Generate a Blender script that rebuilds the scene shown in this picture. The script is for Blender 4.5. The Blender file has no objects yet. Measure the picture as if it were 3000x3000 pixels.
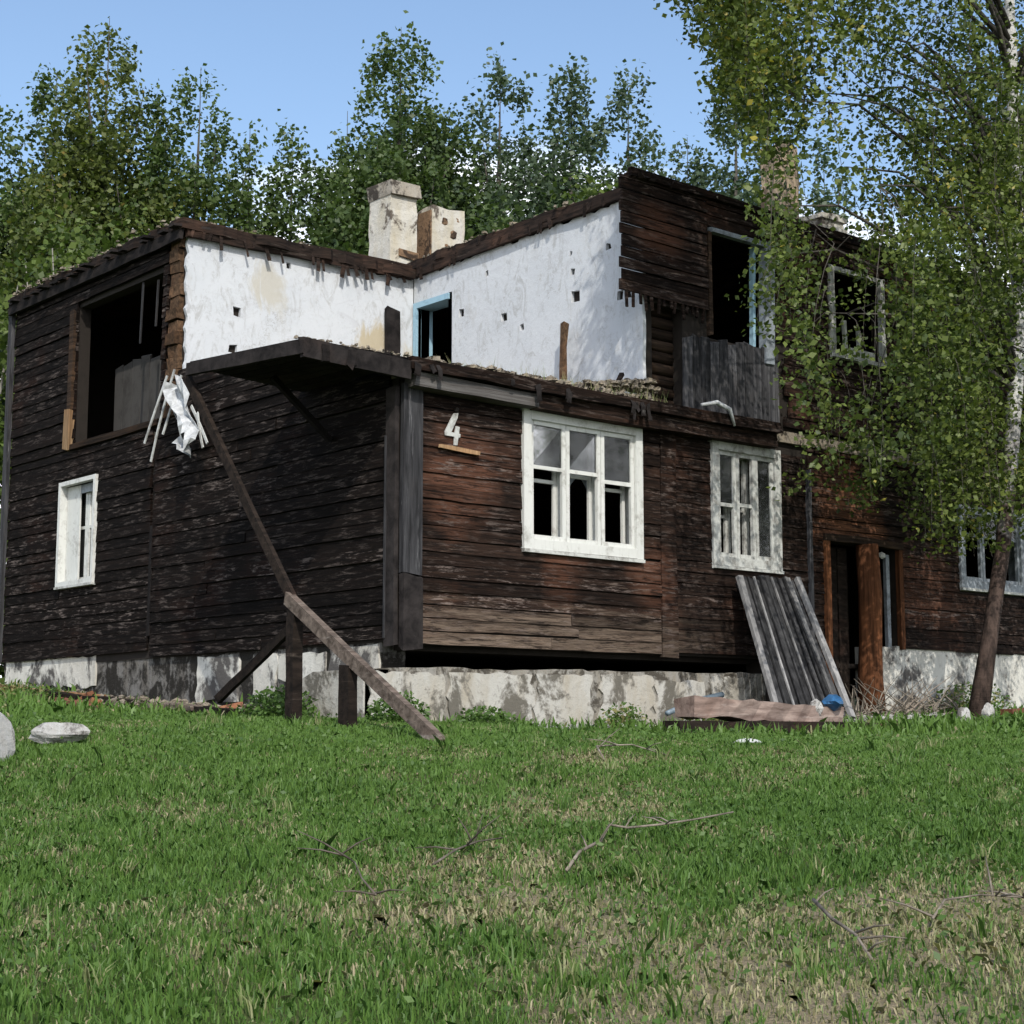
import bpy, math, random
import numpy as np
from mathutils import Vector, Matrix, Euler
from mathutils.geometry import delaunay_2d_cdt

random.seed(7); RNG = np.random.default_rng(7)
R = math.radians
scene = bpy.context.scene
col = scene.collection

# ------------------------------------------------------------------ camera
CX, CY = -9.83, -13.22            # camera foot point; eye level is z = 0
FX, FY = 0.6508, 0.7593           # horizontal view direction
cam_d = bpy.data.cameras.new('camera'); cam = bpy.data.objects.new('camera', cam_d); col.objects.link(cam)
cam.location = (CX, CY, 0.0)
cam.rotation_euler = (R(90 + 7.65), 0, math.atan2(FY, FX) - R(90))
cam_d.sensor_width = 36; cam_d.lens = 36 * 4843 / 3000
cam_d.clip_start = 0.05; cam_d.clip_end = 3000
scene.camera = cam

# ------------------------------------------------------------------ sky, sun, exposure
SUN_PHI = 30.0; SUN_EL = 40.0
sd = Vector((-math.sin(R(SUN_PHI)) * math.cos(R(SUN_EL)), -math.cos(R(SUN_PHI)) * math.cos(R(SUN_EL)), math.sin(R(SUN_EL))))
world = bpy.data.worlds.new('World'); scene.world = world; world.use_nodes = True
nt = world.node_tree; nt.nodes.clear()
def wn(t, **k):
    n = nt.nodes.new(t)
    for a, b in k.items(): setattr(n, a, b)
    return n
sky = wn('ShaderNodeTexSky', sky_type='NISHITA', sun_disc=False)
sky.sun_elevation = R(SUN_EL); sky.sun_rotation = math.atan2(sd.x, sd.y)
sky.air_density = 1.15; sky.dust_density = 1.6; sky.ozone_density = 2.2
tc = wn('ShaderNodeTexCoord'); sx = wn('ShaderNodeSeparateXYZ'); nt.links.new(tc.outputs['Generated'], sx.inputs[0])
mp = wn('ShaderNodeMapping'); mp.inputs['Scale'].default_value = (3.2, 3.2, 7.5); nt.links.new(tc.outputs['Generated'], mp.inputs[0])
cn = wn('ShaderNodeTexNoise'); cn.inputs['Scale'].default_value = 1.6; cn.inputs['Detail'].default_value = 7; cn.inputs['Roughness'].default_value = .58
nt.links.new(mp.outputs[0], cn.inputs[0])
band = wn('ShaderNodeMapRange', clamp=True); band.inputs[1].default_value = .27; band.inputs[2].default_value = .42
band.inputs[3].default_value = .26; band.inputs[4].default_value = -.35
nt.links.new(sx.outputs[2], band.inputs[0])
ad = wn('ShaderNodeMath', operation='ADD'); nt.links.new(cn.outputs[0], ad.inputs[0]); nt.links.new(band.outputs[0], ad.inputs[1])
cr = wn('ShaderNodeMapRange', clamp=True); cr.inputs[1].default_value = .52; cr.inputs[2].default_value = .66
nt.links.new(ad.outputs[0], cr.inputs[0])
mixc = wn('ShaderNodeMix', data_type='RGBA'); mixc.inputs['B'].default_value = (8.2, 8.4, 8.8, 1)
nt.links.new(cr.outputs[0], mixc.inputs['Factor']); nt.links.new(sky.outputs[0], mixc.inputs['A'])
bg = wn('ShaderNodeBackground'); bg.inputs[1].default_value = 0.14
out = wn('ShaderNodeOutputWorld'); nt.links.new(mixc.outputs['Result'], bg.inputs[0]); nt.links.new(bg.outputs[0], out.inputs[0])
sl = bpy.data.lights.new('sun', 'SUN'); sl.energy = 2.5; sl.angle = R(0.5); sl.color = (1, .95, .87)
so = bpy.data.objects.new('sun', sl); col.objects.link(so); so.rotation_euler = (-sd).to_track_quat('-Z', 'Y').to_euler(); so.location = (-20, -40, 40)
scene.view_settings.view_transform = 'Standard'; scene.view_settings.look = 'None'
scene.view_settings.exposure = 0.55
scene.cycles.max_bounces = 6; scene.cycles.diffuse_bounces = 3; scene.cycles.glossy_bounces = 2; scene.cycles.transmission_bounces = 3; scene.cycles.transparent_max_bounces = 6; scene.view_settings.gamma = 1.0

# ------------------------------------------------------------------ material helpers
class NT:
    def __init__(s, name):
        s.m = bpy.data.materials.new(name); s.m.use_nodes = True; s.t = s.m.node_tree; s.t.nodes.clear()
        s.o = s.n('ShaderNodeOutputMaterial')
    def n(s, t, **k):
        x = s.t.nodes.new(t)
        for a, b in k.items(): setattr(x, a, b)
        return x
    def l(s, a, b): s.t.links.new(a, b)
    def pos(s, scale=(1, 1, 1), jitter=True, obj=False):
        src = s.n('ShaderNodeTexCoord').outputs['Object'] if obj else s.n('ShaderNodeNewGeometry').outputs['Position']
        if jitter:
            oi = s.n('ShaderNodeObjectInfo'); mu = s.n('ShaderNodeMath', operation='MULTIPLY'); mu.inputs[1].default_value = 37.0
            s.l(oi.outputs['Random'], mu.inputs[0])
            cx = s.n('ShaderNodeCombineXYZ'); s.l(mu.outputs[0], cx.inputs[0]); s.l(mu.outputs[0], cx.inputs[1])
            va = s.n('ShaderNodeVectorMath', operation='ADD'); s.l(src, va.inputs[0]); s.l(cx.outputs[0], va.inputs[1]); src = va.outputs[0]
        m = s.n('ShaderNodeMapping'); m.inputs['Scale'].default_value = scale; s.l(src, m.inputs[0]); return m.outputs[0]
    def noise(s, vec, scale=1., detail=4., rough=.55, dist=0.):
        x = s.n('ShaderNodeTexNoise'); x.inputs['Scale'].default_value = scale; x.inputs['Detail'].default_value = detail
        x.inputs['Roughness'].default_value = rough; x.inputs['Distortion'].default_value = dist
        s.l(vec, x.inputs[0]); return x.outputs[0]
    def ramp(s, v, a, b, c=0., d=1.):
        x = s.n('ShaderNodeMapRange', clamp=True); s.l(v, x.inputs[0])
        for i, q in enumerate((a, b, c, d)): x.inputs[i + 1].default_value = q
        return x.outputs[0]
    def math(s, op, a, b):
        x = s.n('ShaderNodeMath', operation=op)
        for i, q in enumerate((a, b)):
            if isinstance(q, (int, float)): x.inputs[i].default_value = q
            else: s.l(q, x.inputs[i])
        return x.outputs[0]
    def mix(s, f, a, b, blend='MIX'):
        x = s.n('ShaderNodeMix', data_type='RGBA', blend_type=blend)
        for k, q in (('Factor', f), ('A', a), ('B', b)):
            if isinstance(q, (int, float)): x.inputs[k].default_value = q
            elif isinstance(q, tuple): x.inputs[k].default_value = (*q, 1)
            else: s.l(q, x.inputs[k])
        return x.outputs['Result']
    def bsdf(s, colr, rough=.8, bump=None, bs=.3, bd=.01, spec=.3):
        b = s.n('ShaderNodeBsdfPrincipled')
        if isinstance(colr, tuple): b.inputs['Base Color'].default_value = (*colr, 1)
        else: s.l(colr, b.inputs['Base Color'])
        if isinstance(rough, (int, float)): b.inputs['Roughness'].default_value = rough
        else: s.l(rough, b.inputs['Roughness'])
        b.inputs['Specular IOR Level'].default_value = spec
        if bump is not None:
            u = s.n('ShaderNodeBump'); u.inputs['Strength'].default_value = bs; u.inputs['Distance'].default_value = bd
            s.l(bump, u.inputs['Height']); s.l(u.outputs[0], b.inputs['Normal'])
        s.l(b.outputs[0], s.o.inputs[0]); return s.m

def wood_mat(name, dark, mid, red, worn, gscale=(1.3, 1.3, 42), red_amt=.5, worn_amt=.5, lowband=None, obj=False, redspots=(), spec=.10, flecks=None, orange=()):
    s = NT(name)
    g = s.noise(s.pos(gscale, obj=obj), 1.0, 6, .65, .4)
    fine = s.noise(s.pos((gscale[0] * 3, gscale[1] * 3, gscale[2] * 2.2) if gscale[2] > gscale[0] else tuple(q * 2.2 for q in gscale), obj=obj), 1.0, 4, .7)
    big = s.noise(s.pos((1, 1, 1), jitter=False), .9, 4, .6)
    c = s.mix(s.ramp(g, .36, .66), dark, mid)
    rm = s.math('MULTIPLY', s.ramp(big, .62 - .25 * red_amt, .74), s.ramp(g, .3, .62))
    for (sx_, sy_, sz_, rad) in redspots:
        gp = s.n('ShaderNodeNewGeometry'); v = s.n('ShaderNodeVectorMath', operation='DISTANCE'); s.l(gp.outputs['Position'], v.inputs[0]); v.inputs[1].default_value = (sx_, sy_, sz_)
        f = s.ramp(s.math('ADD', v.outputs['Value'], s.ramp(big, .3, .7, rad * .6, -rad * .6)), rad * .45, rad * 1.15, 1., 0.)
        rm = s.math('MAXIMUM', rm, s.math('MULTIPLY', f, s.ramp(g, .28, .55)))
    c = s.mix(rm, c, red)
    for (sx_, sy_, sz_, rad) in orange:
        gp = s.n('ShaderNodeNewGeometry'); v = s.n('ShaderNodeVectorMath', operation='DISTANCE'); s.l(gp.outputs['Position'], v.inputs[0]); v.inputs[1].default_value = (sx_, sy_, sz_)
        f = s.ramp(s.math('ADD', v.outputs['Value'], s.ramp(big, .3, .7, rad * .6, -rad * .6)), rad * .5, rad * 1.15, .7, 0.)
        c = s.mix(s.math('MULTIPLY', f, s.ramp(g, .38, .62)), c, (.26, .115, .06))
    w = s.noise(s.pos((.9, .9, 11) if gscale[2] > gscale[0] else tuple(q * .5 for q in gscale), obj=obj), 1.3, 6, .7, .3)
    wf = s.math('MULTIPLY', s.ramp(w, .72 - .22 * worn_amt, .80 - .15 * worn_amt), s.ramp(fine, .32, .62))
    if lowband:
        gp = s.n('ShaderNodeNewGeometry'); sp = s.n('ShaderNodeSeparateXYZ'); s.l(gp.outputs['Position'], sp.inputs[0])
        lb = s.ramp(s.math('ADD', sp.outputs[2], s.ramp(w, .3, .7, .25, -.25)), lowband[0], lowband[1], .62, 0.)
        xb = s.ramp(s.math('ADD', sp.outputs[0], s.ramp(w, .3, .7, .6, -.6)), lowband[2], lowband[3], 1., 0.)
        wf = s.math('MAXIMUM', wf, s.math('MULTIPLY', s.math('MULTIPLY', lb, xb), s.ramp(fine, .30, .58)))
    c = s.mix(wf, c, worn)
    if flecks:
        fk = s.noise(s.pos((2.6, 2.6, 20)), 1.5, 6, .75, .35); fm = s.noise(s.pos((1, 1, 1), False), 1.9, 3, .6)
        c = s.mix(s.math('MULTIPLY', s.ramp(fk, .53, .60), s.math('MULTIPLY', s.ramp(fm, .36, .6, .25, .95), s.ramp(s.math('FRACT', s.math('MULTIPLY', s.n('ShaderNodeObjectInfo').outputs['Random'], 17.3), 0), 0, 1, .25, 1.))), c, flecks)
        dk = s.noise(s.pos((2.2, 2.2, 16)), 1.5, 5, .7, .3)
        c = s.mix(s.ramp(dk, .53, .62, 0, .8), c, dark)
    oi = s.n('ShaderNodeObjectInfo')
    v = s.ramp(oi.outputs['Random'], 0, 1, .55, 1.35)
    hv = s.n('ShaderNodeHueSaturation'); s.l(c, hv.inputs['Color']); s.l(v, hv.inputs['Value'])
    bump = s.math('ADD', g, s.math('MULTIPLY', fine, .5))
    return s.bsdf(hv.outputs[0], .92, bump, .6, .012, spec)

M = {}
M['siding'] = wood_mat('siding_wood', (.0055, .0040, .0034), (.030, .0175, .0125), (.080, .037, .023), (.21, .16, .12), red_amt=.34, worn_amt=.36, flecks=(.145, .115, .10), lowband=(1.0, 1.4, 3.2, 5.0), orange=((7.2, 0, 2.85, .7), (8.9, 0, 6.25, .5)),  # orange spots: bare wood; the doorway one also paints in sunlight
                       redspots=((.75, 0, 2.55, .55), (2.2, 0, 1.75, .45), (3.6, 0, 1.7, .4), (7.1, 0, 2.85, .75), (3.8, 0, 5.9, .45), (8.6, 0, 1.9, .7), (8.8, 0, 6.2, .6)))
M['siding_left'] = wood_mat('siding_wood_left', (.0034, .0026, .0022), (.0085, .0055, .0042), (.022, .010, .0065), (.13, .105, .09), red_amt=.36, worn_amt=.36, flecks=(.135, .112, .10))  # darker wood colours than the front siding
M['log'] = wood_mat('exposed_log', (.012, .009, .007), (.05, .033, .023), (.08, .045, .025), (.16, .12, .08), red_amt=.4, worn_amt=.4)
M['logend'] = wood_mat('log_end_grain', (.035, .022, .014), (.12, .075, .045), (.14, .07, .035), (.25, .18, .12), gscale=(20, 20, 20), red_amt=.4, worn_amt=.5)
M['greyboard'] = wood_mat('grey_board', (.026, .026, .028), (.08, .08, .085), (.07, .062, .056), (.27, .27, .28), gscale=(22, 22, 1.6), red_amt=.2, worn_amt=.6)
M['greyboard_h'] = wood_mat('grey_painted_board', (.05, .045, .042), (.13, .125, .12), (.09, .065, .05), (.26, .25, .24), red_amt=.2, worn_amt=.55)
M['darkgrey'] = wood_mat('tarred_board', (.010, .009, .009), (.030, .026, .025), (.035, .024, .02), (.10, .095, .09), gscale=(6, 6, 6), red_amt=.2, worn_amt=.35)
M['rustpost'] = wood_mat('rust_brown_post', (.05, .022, .011), (.16, .065, .03), (.22, .085, .035), (.3, .18, .1), gscale=(24, 24, 1.5), red_amt=.6, worn_amt=.3)
M['tanpost'] = wood_mat('bare_tan_timber', (.16, .10, .055), (.34, .23, .13), (.26, .13, .06), (.45, .33, .2), gscale=(22, 22, 2), red_amt=.3, worn_amt=.5)
M['plank'] = wood_mat('weathered_plank', (.08, .062, .05), (.25, .2, .165), (.22, .14, .11), (.46, .41, .36), gscale=(3, 14, 14), red_amt=.3, worn_amt=.7, obj=True)
M['pinkplank'] = wood_mat('pinkish_timber', (.14, .10, .085), (.36, .28, .24), (.28, .17, .13), (.52, .44, .39), gscale=(2, 12, 12), red_amt=.3, worn_amt=.7, obj=True)
M['darkplank'] = wood_mat('dark_plank', (.008, .0065, .0055), (.026, .019, .015), (.045, .022, .016), (.10, .08, .065), gscale=(3, 14, 14), red_amt=.3, worn_amt=.5, obj=True)
M['slat'] = wood_mat('charcoal_slat', (.014, .014, .015), (.055, .055, .056), (.04, .034, .03), (.15, .15, .15), gscale=(10, 10, 2), red_amt=.2, worn_amt=.5, obj=True)
M['slatrail'] = wood_mat('pale_grey_rail', (.12, .12, .12), (.28, .275, .27), (.24, .2, .17), (.42, .41, .4), gscale=(8, 8, 2), red_amt=.2, worn_amt=.6, obj=True)

def paint_mat(name, base, dirt, amt=.5, sc=6., rough=.6):
    s = NT(name)
    n1 = s.noise(s.pos((1, 1, 1)), sc, 6, .7); n2 = s.noise(s.pos((1, 1, .25)), sc * 4, 4, .6)
    c = s.mix(s.ramp(n1, .62 - .22 * amt, .80 - .12 * amt), base, dirt)
    c = s.mix(s.ramp(n2, .5, .85, 0, .35), c, tuple(q * .55 for q in base))
    return s.bsdf(c, rough, n2, .25, .004)
M['white'] = paint_mat('weathered_white_paint', (.58, .59, .56), (.26, .25, .22), .45)
M['white_old'] = paint_mat('flaking_white_paint', (.47, .48, .455), (.13, .12, .105), .75, 9)
M['bluewhite'] = paint_mat('pale_blue_grey_paint', (.25, .28, .31), (.08, .085, .09), .7, 7)
M['blue'] = paint_mat('light_blue_paint', (.30, .47, .57), (.12, .22, .30), .5, 7)

def plaster_mat():
    s = NT('white_plaster')
    base = (.555, .578, .60)
    n1 = s.noise(s.pos((1, 1, 1), False), 1.1, 6, .6); n2 = s.noise(s.pos((1, 1, .35), False), 3.2, 8, .72, .6); n3 = s.noise(s.pos((1, 1, 1), False), 16, 6, .7)
    c = s.mix(s.ramp(n1, .46, .72, 0, .6), base, (.47, .50, .53))
    c = s.mix(s.ramp(n2, .57, .72, 0, .55), c, (.41, .40, .37))
    c = s.mix(s.math('MULTIPLY', s.ramp(n3, .62, .74), s.ramp(n2, .45, .62)), c, (.26, .235, .2))
    n4 = s.noise(s.pos((1, 1, .5), False), 5.5, 8, .78, 1.2); n5 = s.noise(s.pos((.7, .7, 2.2), False), 2.4, 7, .7, 1.5)
    c = s.mix(s.ramp(n4, .52, .62, 0, .6), c, (.34, .34, .33)); c = s.mix(s.ramp(n5, .56, .66, 0, .45), c, (.45, .46, .48))
    vo = s.n('ShaderNodeTexVoronoi', feature='DISTANCE_TO_EDGE'); vo.inputs['Scale'].default_value = 1.7
    wv = s.n('ShaderNodeVectorMath', operation='ADD'); s.l(s.pos((1, 1, 1), False), wv.inputs[0]); cb = s.n('ShaderNodeCombineXYZ')
    for i_ in range(3): s.l(s.math('MULTIPLY', s.noise(s.pos((1, 1, 1), False), 3.1 + i_, 6, .65), .9), cb.inputs[i_])
    s.l(cb.outputs[0], wv.inputs[1]); s.l(wv.outputs[0], vo.inputs['Vector'])
    c = s.mix(s.math('MULTIPLY', s.ramp(vo.outputs['Distance'], 0, .012, .8, 0.), s.ramp(n1, .45, .6)), c, (.2, .18, .16))
    gp = s.n('ShaderNodeNewGeometry')
    for p, r_, cc in (((2.85, 4.5, 5.2), .34, (.42, .35, .22)), ((1.2, 4.5, 5.75), .34, (.46, .44, .38)), ((3.55, 4.4, 5.0), .4, (.48, .44, .34))):
        v = s.n('ShaderNodeVectorMath', operation='DISTANCE'); s.l(gp.outputs['Position'], v.inputs[0]); v.inputs[1].default_value = p
        f = s.ramp(s.math('ADD', v.outputs['Value'], s.ramp(n2, .3, .7, .3, -.3)), r_ * .4, r_, .85, 0.)
        c = s.mix(f, c, cc)
    return s.bsdf(c, .9, s.math('ADD', n3, n2), .35, .02, .15)
M['plaster'] = plaster_mat()
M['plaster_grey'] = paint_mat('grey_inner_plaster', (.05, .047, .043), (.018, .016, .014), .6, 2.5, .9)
M['core'] = paint_mat('dark_wall_core', (.02, .016, .013), (.012, .01, .008), .5, 5, .95)

def concrete_mat(name, base, dark, amt, warm=(.42, .36, .26), sc=2.2):
    s = NT(name)
    n1 = s.noise(s.pos((1, 1, .8), False), sc, 7, .68, .5); n2 = s.noise(s.pos((1, 1, 1), False), sc * 6, 6, .7); n3 = s.noise(s.pos((1, 1, .3), False), sc * 1.7, 5, .6)
    c = s.mix(s.ramp(n3, .42, .68, 0, .7), base, warm)
    c = s.mix(s.ramp(s.math('ADD', n1, s.math('MULTIPLY', n2, .25)), .74 - .2 * amt, .80 - .16 * amt), c, dark)
    c = s.mix(s.ramp(n2, .58, .75, 0, .7), c, tuple(q * .35 for q in base))
    return s.bsdf(c, .92, s.math('ADD', n2, n1), .6, .025, .15)
M['concrete'] = concrete_mat('pale_concrete', (.43, .42, .385), (.13, .12, .10), .62, (.33, .29, .22))
M['concrete_mid'] = concrete_mat('grey_foundation_core', (.27, .26, .235), (.07, .062, .05), .7, (.22, .19, .14), 4)
M['concrete_stained'] = concrete_mat('stained_concrete', (.17, .165, .155), (.022, .02, .017), 1.0, (.12, .105, .085), 3.2)
M['concrete_right'] = concrete_mat('limewashed_foundation', (.60, .59, .54), (.09, .085, .08), .55, (.35, .33, .28), 1.4)
M['chimney'] = concrete_mat('limewashed_chimney', (.56, .54, .48), (.12, .10, .08), .35, (.46, .40, .27), 2.6)
M['chimney_tan'] = concrete_mat('tan_brick_chimney', (.40, .31, .22), (.14, .1, .07), .4, (.42, .33, .22), 4)
M['chimney_cap'] = concrete_mat('sooty_chimney_cap', (.36, .33, .28), (.07, .06, .05), .7, (.28, .24, .18), 4)
M['chimney_brick'] = concrete_mat('sooty_brick', (.20, .13, .08), (.05, .035, .025), .6, (.26, .16, .09), 4)
M['stone'] = concrete_mat('broken_concrete_lump', (.40, .40, .385), (.16, .15, .14), .5, (.33, .31, .28), 6)
M['brick'] = concrete_mat('broken_brick', (.26, .11, .06), (.1, .05, .035), .4, (.3, .17, .1), 7)
M['rubble'] = concrete_mat('rubble_mix', (.24, .21, .17), (.045, .038, .03), .55, (.30, .25, .17), 9)
M['roofdeck'] = wood_mat('charred_roof_deck', (.010, .008, .007), (.036, .025, .02), (.09, .05, .034), (.17, .145, .12), gscale=(3, 3, 25), red_amt=.5, worn_amt=.5)

def glass_mat():
    s = NT('dusty_window_glass')
    tr = s.n('ShaderNodeBsdfTransparent'); gl = s.n('ShaderNodeBsdfGlossy'); gl.inputs['Roughness'].default_value = .06
    df = s.n('ShaderNodeBsdfDiffuse'); df.inputs[0].default_value = (.35, .37, .36, 1)
    fr = s.n('ShaderNodeFresnel'); fr.inputs[0].default_value = 1.5
    m1 = s.n('ShaderNodeMixShader'); s.l(fr.outputs[0], m1.inputs[0]); s.l(tr.outputs[0], m1.inputs[1]); s.l(gl.outputs[0], m1.inputs[2])
    m2 = s.n('ShaderNodeMixShader'); s.l(s.ramp(s.noise(s.pos((1, 1, 1)), 3., 5, .6), .35, .8, .01, .12), m2.inputs[0]); s.l(m1.outputs[0], m2.inputs[1]); s.l(df.outputs[0], m2.inputs[2])
    s.l(m2.outputs[0], s.o.inputs[0]); return s.m
M['glass'] = glass_mat()

def leaf_mat(name, a, b, c, trans=.35):
    s = NT(name)
    at = s.n('ShaderNodeAttribute'); at.attribute_name = 'tint'
    cc = s.mix(s.ramp(at.outputs['Fac'], 0, .6), a, b); cc = s.mix(s.ramp(at.outputs['Fac'], .78, 1.), cc, c)
    p = s.n('ShaderNodeBsdfPrincipled'); s.l(cc, p.inputs['Base Color']); p.inputs['Roughness'].default_value = .5; p.inputs['Specular IOR Level'].default_value = .35
    t = s.n('ShaderNodeBsdfTranslucent'); s.l(s.mix(1., cc, (1.0, 1.15, .55), 'MULTIPLY'), t.inputs[0])
    m = s.n('ShaderNodeMixShader'); m.inputs[0].default_value = trans; s.l(p.outputs[0], m.inputs[1]); s.l(t.outputs[0], m.inputs[2]); s.l(m.outputs[0], s.o.inputs[0]); return s.m
M['leaf_birch'] = leaf_mat('birch_leaves', (.040, .066, .016), (.145, .185, .040), (.38, .32, .06))
M['leaf_aspen'] = leaf_mat('aspen_leaves', (.038, .066, .022), (.095, .142, .042), (.19, .20, .06))
M['leaf_yellow'] = leaf_mat('yellowing_leaves', (.045, .07, .018), (.12, .148, .036), (.24, .18, .045))
M['leaf_cool'] = leaf_mat('haze_tinted_leaves', (.045, .072, .044), (.095, .138, .078), (.16, .2, .1))  # leaf green with bluish distance haze mixed into the colour
M['leaf_bush'] = leaf_mat('bush_leaves', (.045, .075, .017), (.12, .17, .038), (.21, .22, .05))
M['grass'] = leaf_mat('grass_blades', (.044, .108, .019), (.112, .205, .041), (.40, .34, .22), .3)
M['weed'] = leaf_mat('weed_leaves', (.05, .105, .022), (.11, .19, .045), (.3, .26, .12))

def bark_mat(name, pale, dark, basedark, zlo, zhi):
    s = NT(name)
    n = s.noise(s.pos((3, 3, 22)), 1.2, 5, .65); n2 = s.noise(s.pos((1, 1, 1)), 5, 5, .6); n3 = s.noise(s.pos((9, 9, 2.5)), 1.4, 5, .65)
    c = s.mix(s.ramp(n, .56, .64), pale, dark); c = s.mix(s.ramp(n2, .55, .7, 0, .7), c, tuple(q * .45 for q in pale))
    gp = s.n('ShaderNodeNewGeometry'); sp = s.n('ShaderNodeSeparateXYZ'); s.l(gp.outputs['Position'], sp.inputs[0])
    f = s.ramp(s.math('ADD', sp.outputs[2], s.ramp(n2, .3, .7, -.8, .8)), zlo, zhi, 1., 0.)
    c = s.mix(f, c, s.mix(s.ramp(n3, .4, .6), basedark, tuple(q * 3.2 for q in basedark)))
    return s.bsdf(c, .85, s.math('ADD', n, n3), .6, .02, .2)
M['bark_birch'] = bark_mat('birch_bark', (.50, .50, .48), (.04, .035, .03), (.022, .015, .012), 2.6, 4.4)
M['bark_grey'] = bark_mat('grey_bark', (.20, .19, .165), (.04, .035, .03), (.05, .04, .03), -9, -8)
M['bark_limb'] = bark_mat('dark_limb_bark', (.075, .068, .058), (.02, .017, .014), (.05, .04, .03), -9, -8)
M['bark_twig'] = wood_mat('dead_branch_bark', (.08, .07, .055), (.22, .19, .155), (.2, .15, .12), (.42, .38, .33), gscale=(8, 8, 8), red_amt=.3, worn_amt=.6)

def simple(name, c, rough=.7, var=.35, sc=8):
    s = NT(name); n = s.noise(s.pos((1, 1, 1)), sc, 5, .65)
    return s.bsdf(s.mix(s.ramp(n, .35, .7), tuple(q * (1 - var) for q in c), tuple(min(q * (1 + var), .85) for q in c)), rough, n, .4, .01)
M['bluebag'] = simple('blue_plastic', (.035, .12, .26), .35)
M['steel'] = simple('blue_grey_pipe', (.16, .21, .25), .4)
M['cloth'] = simple('torn_white_sheet', (.46, .475, .48), .9, .4, 9)
M['redboard'] = simple('red_brown_board', (.20, .075, .045), .8)
M['orangeboard'] = simple('orange_brown_board', (.36, .19, .09), .8)

def ground_mat():
    s = NT('lawn_soil')
    n1 = s.noise(s.pos((1, 1, 1), False), .55, 5, .6); n2 = s.noise(s.pos((1, 1, 1), False), 9, 6, .7); n3 = s.noise(s.pos((1, 1, 1), False), 40, 4, .7)
    c = s.mix(s.ramp(n2, .35, .65), (.045, .075, .018), (.08, .12, .03))
    c = s.mix(s.ramp(n1, .52, .66, 0, .75), c, (.19, .155, .10)); c = s.mix(s.ramp(n3, .4, .75, 0, .5), c, (.03, .026, .016))
    at = s.n('ShaderNodeAttribute'); at.attribute_name = 'dry'
    c = s.mix(s.math('MULTIPLY', s.ramp(at.outputs['Fac'], .15, .75), s.ramp(n3, .3, .6, .5, 1.)), c, (.27, .22, .15))
    return s.bsdf(c, .95, s.math('ADD', n2, n3), .8, .04, .1)
M['ground'] = ground_mat()

# ------------------------------------------------------------------ mesh helpers
def link(name, me, mat, parent=None, smooth=False):
    if mat is not None and not me.materials: me.materials.append(M[mat] if isinstance(mat, str) else mat)
    o = bpy.data.objects.new(name, me); col.objects.link(o); o.parent = parent
    if smooth: me.polygons.foreach_set('use_smooth', [True] * len(me.polygons))
    return o
def empty(name, loc=(0, 0, 0)):
    o = bpy.data.objects.new(name, None); col.objects.link(o); o.location = loc; o.empty_display_size = .2; return o
def tag(o, label=None, cat=None, group=None, kind=None):
    if label: o['label'] = label
    if cat: o['category'] = cat
    if group: o['group'] = group
    if kind: o['kind'] = kind
    return o

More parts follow.
